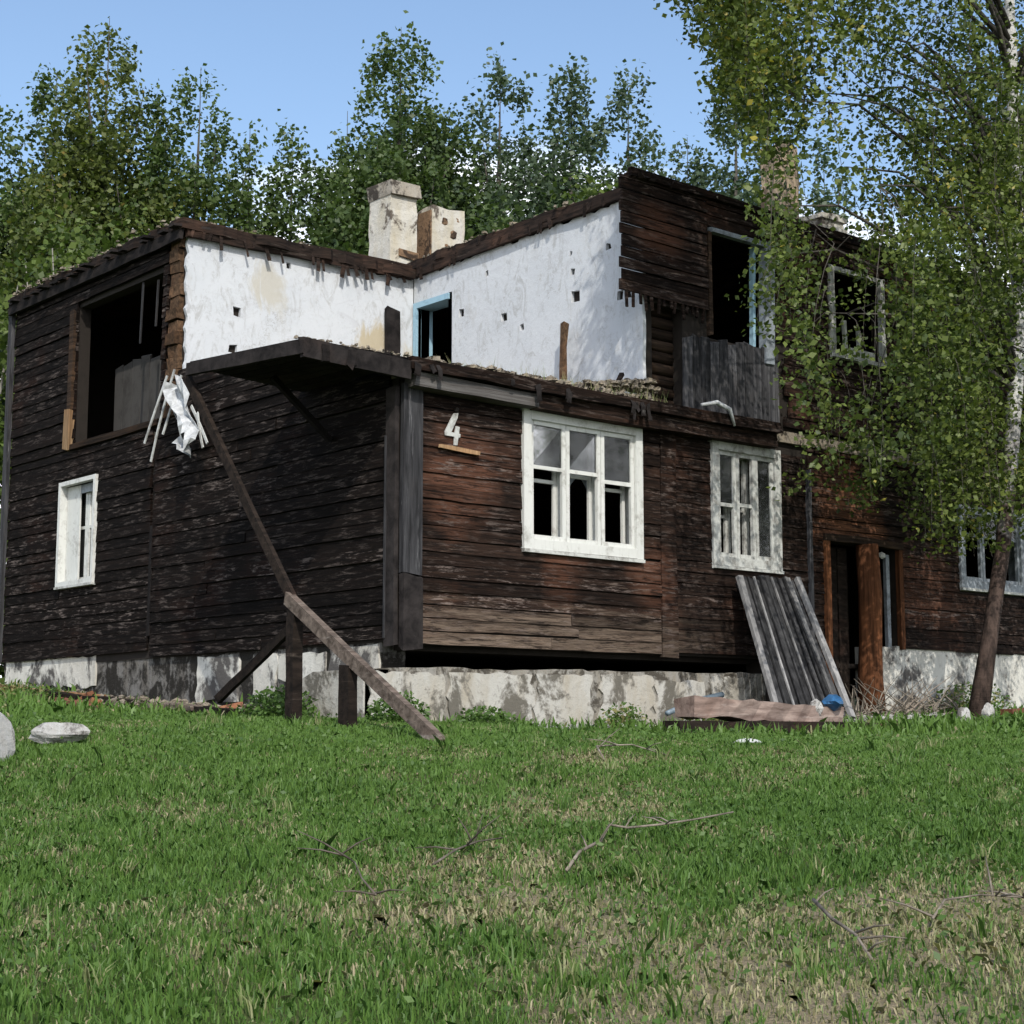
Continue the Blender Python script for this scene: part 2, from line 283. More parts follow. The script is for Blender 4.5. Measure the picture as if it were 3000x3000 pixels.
class MB:
    def __init__(s): s.v = []; s.f = []
    def add(s, vs, fs):
        b = len(s.v); s.v += [tuple(q) for q in vs]; s.f += [tuple(i + b for i in f) for f in fs]
    def box(s, x0, x1, y0, y1, z0, z1, jit=0.):
        vs = [(x, y, z) for x in (x0, x1) for y in (y0, y1) for z in (z0, z1)]
        if jit: vs = [tuple(q + random.uniform(-jit, jit) for q in v) for v in vs]
        s.add(vs, [(0, 1, 3, 2), (4, 6, 7, 5), (0, 4, 5, 1), (2, 3, 7, 6), (0, 2, 6, 4), (1, 5, 7, 3)]); return s
    def bar(s, a, b, w, h, up=(0, 0, 1), segs=1, bow=0., jit=0.):
        """rectangular timber from a to b: w across, h along 'up'"""
        a = Vector(a); b = Vector(b); d = (b - a).normalized(); up = Vector(up)
        sd_ = d.cross(up).normalized(); up = sd_.cross(d).normalized(); vs = []; fs = []
        for i in range(segs + 1):
            t = i / segs; c = a.lerp(b, t) + up * bow * math.sin(math.pi * t)
            for (p, q) in ((-1, -1), (1, -1), (1, 1), (-1, 1)):
                e_ = d * random.uniform(-1, 1) * min(.03, .25 * max(w, h)) if jit and i in (0, segs) else Vector((0, 0, 0))
                vs.append(c + e_ + sd_ * (p * w / 2 + random.uniform(-jit, jit)) + up * (q * h / 2 + random.uniform(-jit, jit)))
        for i in range(segs):
            for k in range(4):
                fs.append((i * 4 + k, i * 4 + (k + 1) % 4, i * 4 + 4 + (k + 1) % 4, i * 4 + 4 + k))
        fs += [(3, 2, 1, 0), tuple(segs * 4 + k for k in range(4))]
        s.add(vs, fs); return s
    def tube(s, pts, radii, n=6):
        pts = [Vector(p) for p in pts]; vs = []; fs = []
        for i, p in enumerate(pts):
            d = (pts[min(i + 1, len(pts) - 1)] - pts[max(i - 1, 0)]).normalized()
            ref = Vector((0, 0, 1)) if abs(d.z) < .9 else Vector((1, 0, 0))
            e1 = d.cross(ref).normalized(); e2 = d.cross(e1)
            for k in range(n):
                a = 2 * math.pi * k / n; vs.append(p + (e1 * math.cos(a) + e2 * math.sin(a)) * radii[i])
        for i in range(len(pts) - 1):
            for k in range(n): fs.append((i * n + k, i * n + (k + 1) % n, (i + 1) * n + (k + 1) % n, (i + 1) * n + k))
        fs += [tuple(range(n))[::-1], tuple((len(pts) - 1) * n + k for k in range(n))]
        s.add(vs, fs); return s
    def lump(s, c, r, sq=(1, 1, 1), n=3, rough=.3, rz=0.):
        """irregular angular lump"""
        vs = []; fs = []; rings = n; seg = 6
        ca, sa = math.cos(rz), math.sin(rz)
        def put(x, y, z):
            k = r * (1 + random.uniform(-rough, rough)); x, y, z = x * k * sq[0], y * k * sq[1], z * k * sq[2]
            vs.append((c[0] + x * ca - y * sa, c[1] + x * sa + y * ca, c[2] + z))
        put(0, 0, -1)
        for i in range(1, rings + 1):
            th = math.pi * i / (rings + 1)
            for j in range(seg):
                a = 2 * math.pi * j / seg + i * .4; put(math.sin(th) * math.cos(a), math.sin(th) * math.sin(a), -math.cos(th))
        put(0, 0, 1)
        for j in range(seg): fs.append((0, 1 + (j + 1) % seg, 1 + j))
        for i in range(rings - 1):
            for j in range(seg): a = 1 + i * seg; fs.append((a + j, a + (j + 1) % seg, a + seg + (j + 1) % seg, a + seg + j))
        a = 1 + (rings - 1) * seg; t = len(vs) - 1
        for j in range(seg): fs.append((a + j, a + (j + 1) % seg, t))
        s.add(vs, fs); return s
    def rock(s, c, r, sq, rz=0., seed=1):
        rg_ = random.Random(seed); nr, seg = 11, 16; vs = []; fs = []; ca, sa = math.cos(rz), math.sin(rz)
        pl = [(Vector((rg_.gauss(0, 1), rg_.gauss(0, 1), rg_.gauss(0, 1))).normalized(), rg_.uniform(.62, .95)) for _ in range(13)]
        for i in range(nr + 1):
            th = math.pi * i / nr
            for j in range(seg):
                a = 2 * math.pi * j / seg; d = Vector((math.sin(th) * math.cos(a), math.sin(th) * math.sin(a), math.cos(th))); k_ = 1.
                for n_, h_ in pl:
                    q = d.dot(n_)
                    if q > .05: k_ = min(k_, h_ / q)
                k_ = r * k_ * (1 + rg_.uniform(-.035, .035)); x, y, z = d.x * k_ * sq[0], d.y * k_ * sq[1], d.z * k_ * sq[2]
                vs.append((c[0] + x * ca - y * sa, c[1] + x * sa + y * ca, c[2] + z))
        for i in range(nr):
            for j in range(seg): fs.append((i * seg + j, i * seg + (j + 1) % seg, (i + 1) * seg + (j + 1) % seg, (i + 1) * seg + j))
        s.add(vs, fs); return s
    def panel(s, loops, thick, fn):
        """polygon (outer loop, then holes) in (a,b); fn(a,b,d) -> xyz with d in {0, thick}"""
        flat = [p for l in loops for p in l]; n = len(flat); ed = []; b = 0
        for l in loops:
            ed += [(b + i, b + (i + 1) % len(l)) for i in range(len(l))]; b += len(l)
        res = delaunay_2d_cdt([Vector((p[0], p[1])) for p in flat], ed, [], 0, 1e-5); cv, org = res[0], res[3]
        def inside(x, y):
            c = False
            for l in loops:
                for (x0, y0), (x1, y1) in zip(l, l[1:] + l[:1]):
                    if (y0 > y) != (y1 > y) and x < (x1 - x0) * (y - y0) / (y1 - y0) + x0: c = not c
            return c
        tris = []
        for t in res[2]:
            mx = sum(cv[i].x for i in t) / 3; my = sum(cv[i].y for i in t) / 3
            if inside(mx, my) and all(org[i] for i in t): tris.append(tuple(org[i][0] for i in t))
        vs = [fn(p[0], p[1], 0) for p in flat] + [fn(p[0], p[1], thick) for p in flat]
        fs = [tuple(t) for t in tris] + [tuple(i + n for i in reversed(t)) for t in tris]
        b = 0
        for l in loops:
            k = len(l)
            for i in range(k): fs.append((b + i, b + (i + 1) % k, b + (i + 1) % k + n, b + i + n))
            b += k
        s.add(vs, fs); return s
    def mesh(s, name):
        me = bpy.data.meshes.new(name); me.from_pydata(s.v, [], s.f); me.validate()
        import bmesh
        bm = bmesh.new(); bm.from_mesh(me); bmesh.ops.recalc_face_normals(bm, faces=bm.faces); bm.to_mesh(me); bm.free(); return me
    def build(s, name, mat, parent=None, smooth=False): return link(name, s.mesh(name), mat, parent, smooth)
def front(Y): return lambda a, b, d: (a, Y + d, b)
def left(X): return lambda a, b, d: (X + d, a, b)
def rect(a0, a1, b0, b1): return [(a0, b0), (a1, b0), (a1, b1), (a0, b1)]
def jag(p, q, step, amp, sharp=True):
    """points from p to q (q left out) with a ragged offset across the line"""
    L = math.dist(p, q); n = max(1, int(L / step)); nx, ny = -(q[1] - p[1]) / L, (q[0] - p[0]) / L; r = []
    for i in range(n):
        t = (i + (random.uniform(-.3, .3) if 0 < i else 0)) / n; o = random.uniform(-amp, amp) if i else 0
        r.append((p[0] + (q[0] - p[0]) * t + nx * o, p[1] + (q[1] - p[1]) * t + ny * o))
    return r

# ------------------------------------------------------------------ ground
CTRL = [(-1.5, 3, .16), (-1.5, 6, .36), (0, 0, .05), (1.8, -.1, .0), (3.67, -.1, -.02), (4, -1.3, -.02), (6, -1.3, .03), (8, -1.2, .2), (12, -1, .25), (0, 3.5, .36), (0, 1.4, .25), (-1.27, 0, .2), (0, 7, .62), (0, 9, .75), (-3, 8, .38), (-2, 4, .2), (-4, 2, .03)]
SS = [-80, 0, 6, 12, 15, 16.5, 20, 24, 40, 120, 800]; ZZ = [-5, -1.62, -1.02, -.36, -.05, .02, .12, .3, 1.0, 2, 2]
def gbase(x, y):
    s = (x - CX) * FX + (y - CY) * FY
    return sum(np.interp(s + o, SS, ZZ) for o in (-.8, -.4, 0, .4, .8)) / 5
def ground(x, y):
    x = np.asarray(x, float); y = np.asarray(y, float); num = 0; den = .15
    for a, b, c in CTRL:
        w = np.exp(-((x - a) ** 2 + (y - b) ** 2) / 4.5); num = num + w * (c - gbase(a, b)); den = den + w
    fade = np.exp(-((x + 2) ** 2 + (y + 4) ** 2) / 400)
    return gbase(x, y) + num / den + fade * (.02 * np.sin(1.7 * x + .6 * y) * np.sin(1.3 * y - .4 * x) + .012 * np.sin(4.1 * x) * np.sin(3.7 * y))
def gz(x, y): return float(ground(x, y))
k = np.linspace(-1, 1, 181); ax = np.sinh(k * 5.2) / math.sinh(5.2) * 700
gx, gy = np.meshgrid(ax - 2, ax - 3, indexing='ij'); gv = np.stack([gx, gy, ground(gx, gy)], -1).reshape(-1, 3)
n = 181; idx = np.arange(n * n).reshape(n, n); gf = np.stack([idx[:-1, :-1], idx[1:, :-1], idx[1:, 1:], idx[:-1, 1:]], -1).reshape(-1, 4)
me = bpy.data.meshes.new('ground'); me.from_pydata(gv.tolist(), [], gf.tolist())
GROUND_ME = me; tag(link('ground', me, 'ground', smooth=True), kind='structure')

# ------------------------------------------------------------------ the house
house = empty('wooden_house')
tag(house, 'derelict two-storey dark wooden house with a missing upper corner room and white inner walls', 'house')

# board meshes shared by all siding boards: unit length X, unit height Z, outward is -Y, lapped profile
BH = .135
def board_mesh(seed):
    rnd = random.Random(seed); vs = []; fs = []; ns = 5
    for i in range(ns + 1):
        x = i / ns + (rnd.uniform(-.02, .02) if 0 < i < ns else 0); w = rnd.uniform(-.04, .04); o = rnd.uniform(-.005, .005)
        vs += [(x, 0, .03 + w * .5), (x, -.040 + o, .0 + w), (x, -.030 + o, .955 + w * .5), (x, 0, .975)]
    for i in range(ns):
        for k in range(4): fs.append((i * 4 + k, i * 4 + 4 + k, i * 4 + 4 + (k + 1) % 4, i * 4 + (k + 1) % 4))
    fs += [(0, 1, 2, 3), tuple(ns * 4 + k for k in (3, 2, 1, 0))]
    m_ = MB(); m_.v = vs; m_.f = fs; return m_.mesh('board')
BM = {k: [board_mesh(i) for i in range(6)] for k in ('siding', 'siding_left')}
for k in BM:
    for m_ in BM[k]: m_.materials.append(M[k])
def spans(a0, a1, z, cuts):
    """free stretches of [a0,a1] at height z after taking out the rectangles in cuts"""
    segs = [(a0, a1)]
    for (c0, c1, d0, d1) in cuts:
        if d0 - BH * .65 < z < d1 - BH * .35:
            nsg = []
            for (p, q) in segs:
                if c1 <= p or c0 >= q: nsg.append((p, q)); continue
                if c0 - p > .05: nsg.append((p, c0))
                if q - c1 > .05: nsg.append((c1, q))
            segs = nsg
    return segs
def side_boards(parent, face, a0, a1, z0, z1, cuts, off=0., joint=4.2, ragged=(0, 0), miss=()):
    z = z0; row = 0
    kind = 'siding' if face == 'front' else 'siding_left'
    while z < z1 - .02:
        h = min(BH, z1 - z) * random.uniform(.94, 1.05)
        r0 = a0 + random.uniform(-ragged[0], ragged[0]); r1 = a1 + random.uniform(-ragged[1], ragged[1])
        for (p, q) in spans(r0, r1, z, cuts):
            cutsx = [p]; x = p + random.uniform(1.6, joint)
            while x < q - 1.0: cutsx.append(x); x += random.uniform(2.4, joint)
            cutsx.append(q)
            for i in range(len(cutsx) - 1):
                b0 = cutsx[i] + (.003 if i else 0); b1 = cutsx[i + 1] - (.003 if i < len(cutsx) - 2 else 0)
                if any(m0 <= (b0 + b1) / 2 <= m1 and abs(z - mz) < BH * .5 for m0, m1, mz in miss): continue
                o = bpy.data.objects.new('board', random.choice(BM[kind])); col.objects.link(o); o.parent = parent
                o.scale = (b1 - b0, random.uniform(.85, 1.15), h); tilt = random.gauss(0, .0032)
                if face == 'front':
                    o.location = (b0, off - random.uniform(0, .013), z); o.rotation_euler = (0, tilt, 0)
                else:
                    o.location = (off - random.uniform(0, .013), b1, z); o.rotation_euler = (0, tilt, R(-90))
        z += BH; row += 1

# openings: (a0,a1,z0,z1)
W1 = (1.63, 3.43, 1.96, 3.48); W2 = (4.60, 5.84, 1.98, 3.48)
DOOR = (6.72, 8.22, .2, 2.43); W3 = (9.6, 11.2, 2.0, 3.15)
UA = (4.64, 5.80, 4.74, 6.10); UB = (6.92, 8.08, 4.88, 6.06)
LW = (6.58, 7.66, 1.96, 3.38); LO = (4.98, 7.36, 3.86, 5.78)
def shrink(w, d=.06): return rect(w[0] + d, w[1] - d, w[2] + d, w[3] - d)

# ---- ground floor front wall
wf = MB(); wf.panel([rect(.06, 6.4, .90, 3.6), shrink(W1), shrink(W2)], .16, front(.03)).build('front_wall', 'core', house)
wall_front = [o for o in bpy.data.objects if o.name.startswith('front_wall')][0]
side_boards(wall_front, 'front', .27, 3.74, .90, 3.46, [W1], .028)
side_boards(wall_front, 'front', 4.0, 6.36, .93, 3.46, [W2], .028)
MB().bar((3.87, .0, .88), (3.87, .0, 3.46), .25, .05, (0, 1, 0), 6, 0, .006).build('pilaster_board', 'siding', wall_front)
MB().bar((.135, -.03, 1.58), (.135, -.03, 3.5), .24, .07, (0, 1, 0), 5, 0, .004).build('corner_board', 'greyboard', wall_front)
MB().bar((.14, -.035, .84), (.14, -.035, 1.575), .25, .08, (0, 1, 0), 3, 0, .006).build('corner_board', 'darkgrey', wall_front)
MB().bar((6.385, -.03, .5), (6.385, -.03, 3.3), .06, .05, (0, 1, 0), 4, 0, .003).build('trim_strip', 'greyboard', wall_front)
# ---- ground floor front wall right of the trim strip, with the doorway
wr = MB(); wr.panel([[(6.42, .25), (6.72, .25), (6.72, 2.43), (8.22, 2.43), (8.22, 1.12), (13, 1.12), (13, 3.62), (6.42, 3.62)], shrink(W3)], .16, front(.035))
wall_right = wr.build('entrance_wall', 'core', house)
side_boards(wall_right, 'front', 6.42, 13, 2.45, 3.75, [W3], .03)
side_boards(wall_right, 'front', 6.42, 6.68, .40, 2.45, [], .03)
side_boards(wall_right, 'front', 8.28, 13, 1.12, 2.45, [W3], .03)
# ---- upper front wall
wu = MB(); wu.panel([[(4.2, 3.74), (13, 3.74), (13, 6.36), (3.62, 6.36), (3.62, 5.02), (4.2, 5.0)], shrink(UA, -.0), shrink(UB, .0)], .16, front(.04))
wall_upper = wu.build('upper_front_wall', 'core', house)
side_boards(wall_upper, 'front', 3.15, 4.60, 5.06, 6.45, [], .02, ragged=(.028, .01))
side_boards(wall_upper, 'front', 4.60, 6.9, 6.12, 6.45, [], .02)
side_boards(wall_upper, 'front', 5.86, 6.88, 4.92, 6.12, [], .02, ragged=(.01, .02))
side_boards(wall_upper, 'front', 6.9, 13, 6.1, 6.45, [], .02)
side_boards(wall_upper, 'front', 8.12, 13, 4.88, 6.1, [], .02)
side_boards(wall_upper, 'front', 6.05, 13, 3.80, 4.88, [], .02, ragged=(.1, .01))
for i in range(9):   # bare logs where the siding is gone
    z = 3.86 + i * .142
    MB().tube([(3.60 + random.uniform(-.02, .06), .26, z), (3.95, .25, z + random.uniform(-.01, .01)), (4.62, .26, z)], [.078, .075, .078], 9).build('wall_log', 'log', wall_upper, True)
for i in range(11):  # grey upright boards under the empty upper window
    x = 4.24 + i * .156; top = 4.72 + random.uniform(-.05, .04); 
    if x > 5.0: top += .02
    MB().bar((x, .0 + random.uniform(-.012, .012), 3.80 + random.uniform(-.02, .02)), (x + random.uniform(-.008, .008), .0, top), .148, .026, (0, 1, 0), 4, 0, .003).build('grey_board', 'greyboard', wall_upper)
for i in range(14):  # splinters along the torn lower edge of the siding
    x = 3.25 + i * .1 + random.uniform(-.03, .03)
    MB().bar((x, -.01, 5.10), (x + random.uniform(-.05, .03), -.02, 4.98 - random.uniform(0, .12)), .035, .02, (0, 1, 0)).build('splinter', 'siding', wall_upper)

# ---- left facade
wl = MB(); wl.panel([[(.06, .92), (9.4, .92), (9.4, 3.80), (4.78, 3.80), (4.6, 4.46)] + jag((4.6, 4.44), (2.0, 4.10), .15, .03)[1:] + [(1.2, 3.86), (.5, 3.7), (.06, 3.7)], shrink(LW)], .16, left(.035))
wall_left = wl.build('left_wall', 'core', house)
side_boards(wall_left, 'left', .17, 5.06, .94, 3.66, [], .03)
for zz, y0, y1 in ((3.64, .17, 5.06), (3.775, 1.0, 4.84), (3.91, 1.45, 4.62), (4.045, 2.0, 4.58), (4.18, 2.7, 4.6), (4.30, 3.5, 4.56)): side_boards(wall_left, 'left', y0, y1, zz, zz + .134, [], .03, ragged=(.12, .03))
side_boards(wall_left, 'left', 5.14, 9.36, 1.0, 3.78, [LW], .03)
MB().bar((.0, 5.10, 1.2), (.0, 5.10, 2.55), .07, .03, (1, 0, 0), 3, 0, .003).build('trim_strip', 'darkgrey', wall_left)
MB().bar((-.02, .085, .86), (-.02, .085, 3.5), .16, .05, (1, 0, 0), 5, 0, .004).build('corner_board', 'darkgrey', wall_left)
MB().bar((-.055, .15, .95), (-.055, .15, 3.0), .02, .02, (1, 0, 0), 3).build('drip_strip', 'greyboard', wall_left)
MB().bar((-.03, 9.44, 1.0), (-.03, 9.44, 6.2), .12, .06, (1, 0, 0), 5, 0, .004).build('corner_board', 'greyboard', wall_left)
wlu = MB(); wlu.panel([jag((4.78, 3.8), (9.4, 3.8), 9, 0) + [(9.4, 3.8), (9.4, 6.15), (4.78, 6.15)], rect(*LO)], .16, left(.035))
wall_left_upper = wlu.build('upper_left_wall', 'core', house)
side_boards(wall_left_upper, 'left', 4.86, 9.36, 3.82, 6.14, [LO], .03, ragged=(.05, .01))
for i in range(15):  # sawn log ends at the torn corner
    z = 3.86 + i * .152; 
    m_ = MB(); m_.box(-.03 + random.uniform(-.03, .03), .17, 4.56 + random.uniform(-.04, .05), 4.80, z, z + .14, .012); m_.build('log_end', 'logend', wall_left_upper)
MB().bar((-.01, 7.44, 4.36), (-.01, 7.44, 5.72), .13, .08, (1, 0, 0), 4, 0, .006).build('opening_post', 'log', wall_left_upper)
MB().bar((-.03, 7.46, 3.80), (-.03, 7.44, 4.36), .15, .09, (1, 0, 0), 3, 0, .005).build('opening_post', 'tanpost', wall_left_upper)['label'] = 'pale tan stub of bare timber'
MB().bar((-.02, 4.95, 3.84), (-.02, 7.4, 3.84), .08, .06, (1, 0, 0), 5, 0, .006).build('opening_sill', 'log', wall_left_upper)
for y, a, b in ((5.55, 5.75, 4.95), (5.15, 5.7, 5.1)):
    MB().bar((.02, y, a), (.01, y + .02, b), .035, .015, (1, 0, 0)).build('hanging_lath', 'greyboard', wall_left_upper)
for i in range(9):  # grey board lining seen through the opening
    y = 5.15 + i * .25
    MB().bar((.55, y, 3.9), (.55, y, 4.98 + random.uniform(-.05, .05)), .235, .03, (1, 0, 0), 2, 0, .004).build('lining_board', 'plaster_grey', wall_left_upper)

# ---- hidden shell: back and far walls, floors
sh = MB(); sh.box(.2, 13, 9.3, 9.45, .6, 6.2); sh.box(12.9, 13.05, .2, 9.3, .6, 6.2)
sh.box(.2, 12.9, .2, 9.3, .84, .90); sh.build('back_walls', 'core', house)
MB().panel([[(.02, -.03), (13, -.03), (13, 9.4), (.02, 9.4)]], .14, lambda a, b, d: (a, b, 3.60 + d)).build('upper_floor', 'rubble', house)

# ---- white plastered room walls
def pocket(a, b, s=.05): return [(a - s + random.uniform(-.02, .02), b - s), (a + s, b - s + random.uniform(-.02, .02)), (a + s + random.uniform(-.02, .01), b + s), (a - s, b + s + random.uniform(-.02, .02))]
holes = [pocket(.76, 5.28, .055), pocket(.72, 4.80, .055), pocket(1.52, 6.02, .04), pocket(2.62, 4.62, .045), pocket(1.1, 4.4, .03)]
outer = [(.04, 3.75), (3.545, 3.75), (3.545, 6.20)] + jag((3.545, 6.20), (.04, 6.17), .07, .045)[1:] + jag((.04, 6.17), (.04, 3.75), .08, .03)
pw = MB(); pw.panel([outer] + holes, .05, front(4.47)).build('plaster_wall', 'plaster', house)['label'] = 'sunlit white plaster end wall of the lost room'
MB().box(.06, 3.6, 4.525, 4.66, 3.75, 6.16).build('wall_core', 'core', house)
# right wall with the blue doorway (a is Y)
BD = (3.70, 4.36, 4.1, 5.82)
holes = [pocket(3.42, 5.53, .055), pocket(2.55, 5.30, .055), pocket(1.25, 5.62, .045), pocket(1.2, 5.30, .075), pocket(.42, 5.15, .055), pocket(.3, 5.14, .05), pocket(2.9, 5.95, .03), pocket(1.28, 5.86, .03), pocket(.62, 5.8, .04), pocket(2.2, 5.1, .035)]
outer = [(0.05, 3.75), (BD[0], 3.75), (BD[0], BD[3]), (BD[1], BD[3] - .04), (BD[1], 3.75), (4.46, 3.75), (4.46, 6.22)] + jag((4.46, 6.22), (.05, 6.30), .08, .035)[1:] + jag((.05, 6.30), (.05, 3.75), .16, .014)
MB().panel([outer] + holes, .05, left(3.55)).build('plaster_wall', 'plaster', house)['label'] = 'white plaster side wall with the blue doorway'
MB().panel([[(0.1, 3.75), (BD[0], 3.75), (BD[0], BD[3]), (BD[1], BD[3]), (BD[1], 3.75), (4.5, 3.75), (4.5, 6.25), (.1, 6.25)]], .14, left(3.603)).build('wall_core', 'core', house)
dj = MB(); dj.box(3.52, 3.80, 4.36, 4.44, 3.76, 5.85); dj.box(3.52, 3.80, 3.67, 4.36, 5.77, 5.85); bdoor = dj.build('door_frame', 'blue', house); bdoor['label'] = 'light blue door frame'
MB().box(3.55, 3.80, 3.62, 3.70, 3.76, 5.86).build('door_jamb', 'core', house)
# dark upright board standing by the inner corner and a stub post by the right wall
MB().bar((3.12, 4.36, 3.76), (3.14, 4.40, 5.70), .22, .06, (0, 1, 0), 4, 0, .006).build('upright_board', 'darkgrey', house)
MB().bar((3.40, 1.28, 3.76), (3.42, 1.26, 4.95), .07, .06, (0, 1, 0), 4, 0, .01).build('stub_post', 'logend', house)

# ---- roof decks
def deck(name, outline, z, th, mat='roofdeck'):
    return MB().panel([outline], th, lambda a, b, d: (a, b, z + d)).build(name, mat, house)
o1 = jag((-.09, 4.36), (3.50, 4.36), .14, .05) + [(3.50, 4.36), (3.50, 9.42)] + [(3.50, 9.42)] + jag((-.09, 9.42), (-.09, 4.36), .2, .05)
o1 = [p for i, p in enumerate(o1) if i == 0 or math.dist(p, o1[i - 1]) > 1e-4]
d1 = deck('roof_deck', o1, 6.18, .13)
o2 = jag((3.50, .15), (13.2, .15), .2, .05) + [(13.2, .15), (13.2, 9.6), (3.52, 9.6)] + jag((3.52, 9.6), (3.50, .15), .15, .05)[1:]
d2 = deck('roof_deck', o2, 6.34, .12)
for i in range(30):   # eave boards along the left edge
    y = 4.45 + i * .166
    MB().bar((-.17 + random.choice((0, .05, .1, -.06)) + random.uniform(-.05, .05), y + random.uniform(-.03, .03), 6.20 + random.uniform(-.03, .03)), (.3, y, 6.24), random.uniform(.10, .17), .03, (0, 0, 1)).build('eave_board', 'darkgrey', d1)
MB().bar((-.075, 4.4, 6.12), (-.075, 9.42, 6.12), .05, .14, (0, 0, 1), 8, 0, .012).build('fascia', 'darkgrey', d1)
MB().bar((-.02, 4.41, 6.19), (3.46, 4.41, 6.27), .06, .20, (0, 0, 1), 9, 0, .012).build('fascia', 'roofdeck', d1)
MB().bar((3.51, 4.35, 6.28), (3.50, .1, 6.38), .06, .15, (0, 0, 1), 9, 0, .012).build('fascia', 'roofdeck', d2)
MB().bar((3.3, -.02, 6.50), (13.1, -.02, 6.42), .07, .10, (0, 0, 1), 12, .02, .015).build('fascia', 'siding', d2)
def debris(name, pts, parent, nper, spread, size, zoff=0., mat='rubble'):
    m_ = MB()
    for (a, b) in pts:
        a = Vector(a); b = Vector(b)
        for i in range(nper):
            p = a.lerp(b, random.random()) + Vector((random.gauss(0, spread), random.gauss(0, spread), 0)); s_ = random.uniform(.35, 1.) * size
            m_.lump((p.x, p.y, p.z + zoff + s_ * .3), s_, (1, random.uniform(.5, 1.2), random.uniform(.35, .8)), 2, .35, random.uniform(0, 6))
    return tag(m_.build(name, mat, parent), kind='stuff')
debris('roof_debris', [((-.05, 4.5, 6.31), (-.05, 9.4, 6.31))], d1, 110, .07, .055)
debris('roof_debris', [((0, 4.45, 6.31), (3.4, 4.45, 6.32))], d1, 60, .05, .04)
debris('roof_debris', [((3.6, 4.3, 6.46), (3.6, .2, 6.46)), ((3.5, .1, 6.48), (8, .1, 6.46))], d2, 90, .07, .05)
rd = MB()
for i in range(26):
    x = 3.35 + random.random() * .9; rd.lump((x, .05 + random.uniform(-.06, .1), 6.46 + .12 * math.exp(-((x - 3.75) / .3) ** 2) * random.random()), random.uniform(.05, .12), (1, 1, .5), 2, .35, random.uniform(0, 6))
tag(rd.build('roof_debris', 'roofdeck', d2), kind='stuff')

# ---- cornice and canopy
cn_ = MB().bar((1.72, -.09, 3.54), (5.62, -.09, 3.56), .2, .16, (0, 0, 1), 10, -.01, .006).build('cornice', 'siding', house)
MB().bar((.05, -.10, 3.55), (1.715, -.10, 3.54), .22, .14, (0, 0, 1), 4, 0, .004).build('cornice_board', 'greyboard_h', cn_)
MB().bar((-.02, -.12, 3.70), (5.62, -.12, 3.70), .30, .12, (0, 0, 1), 12, -.015, .012).build('cornice_board', 'siding', cn_)
can = empty('entrance_canopy'); can.parent = house
A, B_, C_, D_ = (-1.30, -.20, 3.72), (-1.44, 1.70, 3.80), (-.02, 1.75, 3.74), (-.02, -.20, 3.72)
def q4(name, pts, th, mat):
    m_ = MB(); vs = [Vector(p) for p in pts] + [Vector(p) + Vector((0, 0, th)) for p in pts]
    m_.add(vs, [(0, 1, 2, 3), (7, 6, 5, 4), (0, 4, 5, 1), (1, 5, 6, 2), (2, 6, 7, 3), (3, 7, 4, 0)]); return m_.build(name, mat, can)
q4('canopy_deck', [A, B_, C_, D_], .03, 'darkgrey')
for i in range(9):
    t0, t1 = i / 9 + .006, (i + 1) / 9 - .006
    a0 = Vector(D_).lerp(Vector(A), t0); a1 = Vector(D_).lerp(Vector(A), t1); b0 = Vector(C_).lerp(Vector(B_), t0); b1 = Vector(C_).lerp(Vector(B_), t1)
    q4('soffit_board', [tuple(v - Vector((0, 0, .032))) for v in (a1, b1, b0, a0)], .027, 'darkgrey')
MB().bar((-1.33, -.215, 3.66), (-.05, -.215, 3.62), .05, .19, (0, 0, 1), 4, 0, .004).build('fascia', 'darkgrey', can)
MB().bar((-1.31, -.24, 3.66), (-1.45, 1.75, 3.75), .05, .13, (0, 0, 1), 4, 0, .004).build('fascia', 'darkgrey', can)
MB().bar((-.75, 1.2, 3.68), (-.02, 1.2, 3.1), .06, .06, (0, 0, 1), 2).build('bracket', 'darkgrey', can)
debris('roof_debris', [((-1.25, -.17, 3.76), (0, -.17, 3.76)), ((-1.1, .5, 3.78), (-.1, .5, 3.78))], can, 60, .05, .035)

for i in range(16):
    x = random.uniform(-1.25, 3.4); L = random.uniform(.06, .22); yy = -.245 if x < 0 else -.28
    MB().bar((x, yy, 3.70), (x + random.uniform(-.05, .05), yy - .01, 3.70 - L), random.uniform(.03, .09), .006, (0, 1, 0), 3, random.uniform(-.02, .02), .006).build('felt_shred', 'darkgrey', can if x < 0 else cn_)
for i in range(22):
    x = random.uniform(.05, 3.4); MB().bar((x, 4.375, 6.2), (x + random.uniform(-.06, .06), 4.36, 6.14 - random.uniform(.02, .16)), random.uniform(.015, .06), .008, (0, 1, 0), 2, 0, .005).build('felt_shred', 'roofdeck', d1)
for i in range(16):
    y = random.uniform(.5, 4.3); zz = 6.30 + (4.35 - y) * .025; MB().bar((3.475, y, zz), (3.47, y + random.uniform(-.06, .06), zz - .05 - random.uniform(.02, .12)), random.uniform(.015, .06), .008, (1, 0, 0), 2, 0, .005).build('felt_shred', 'roofdeck', d2)
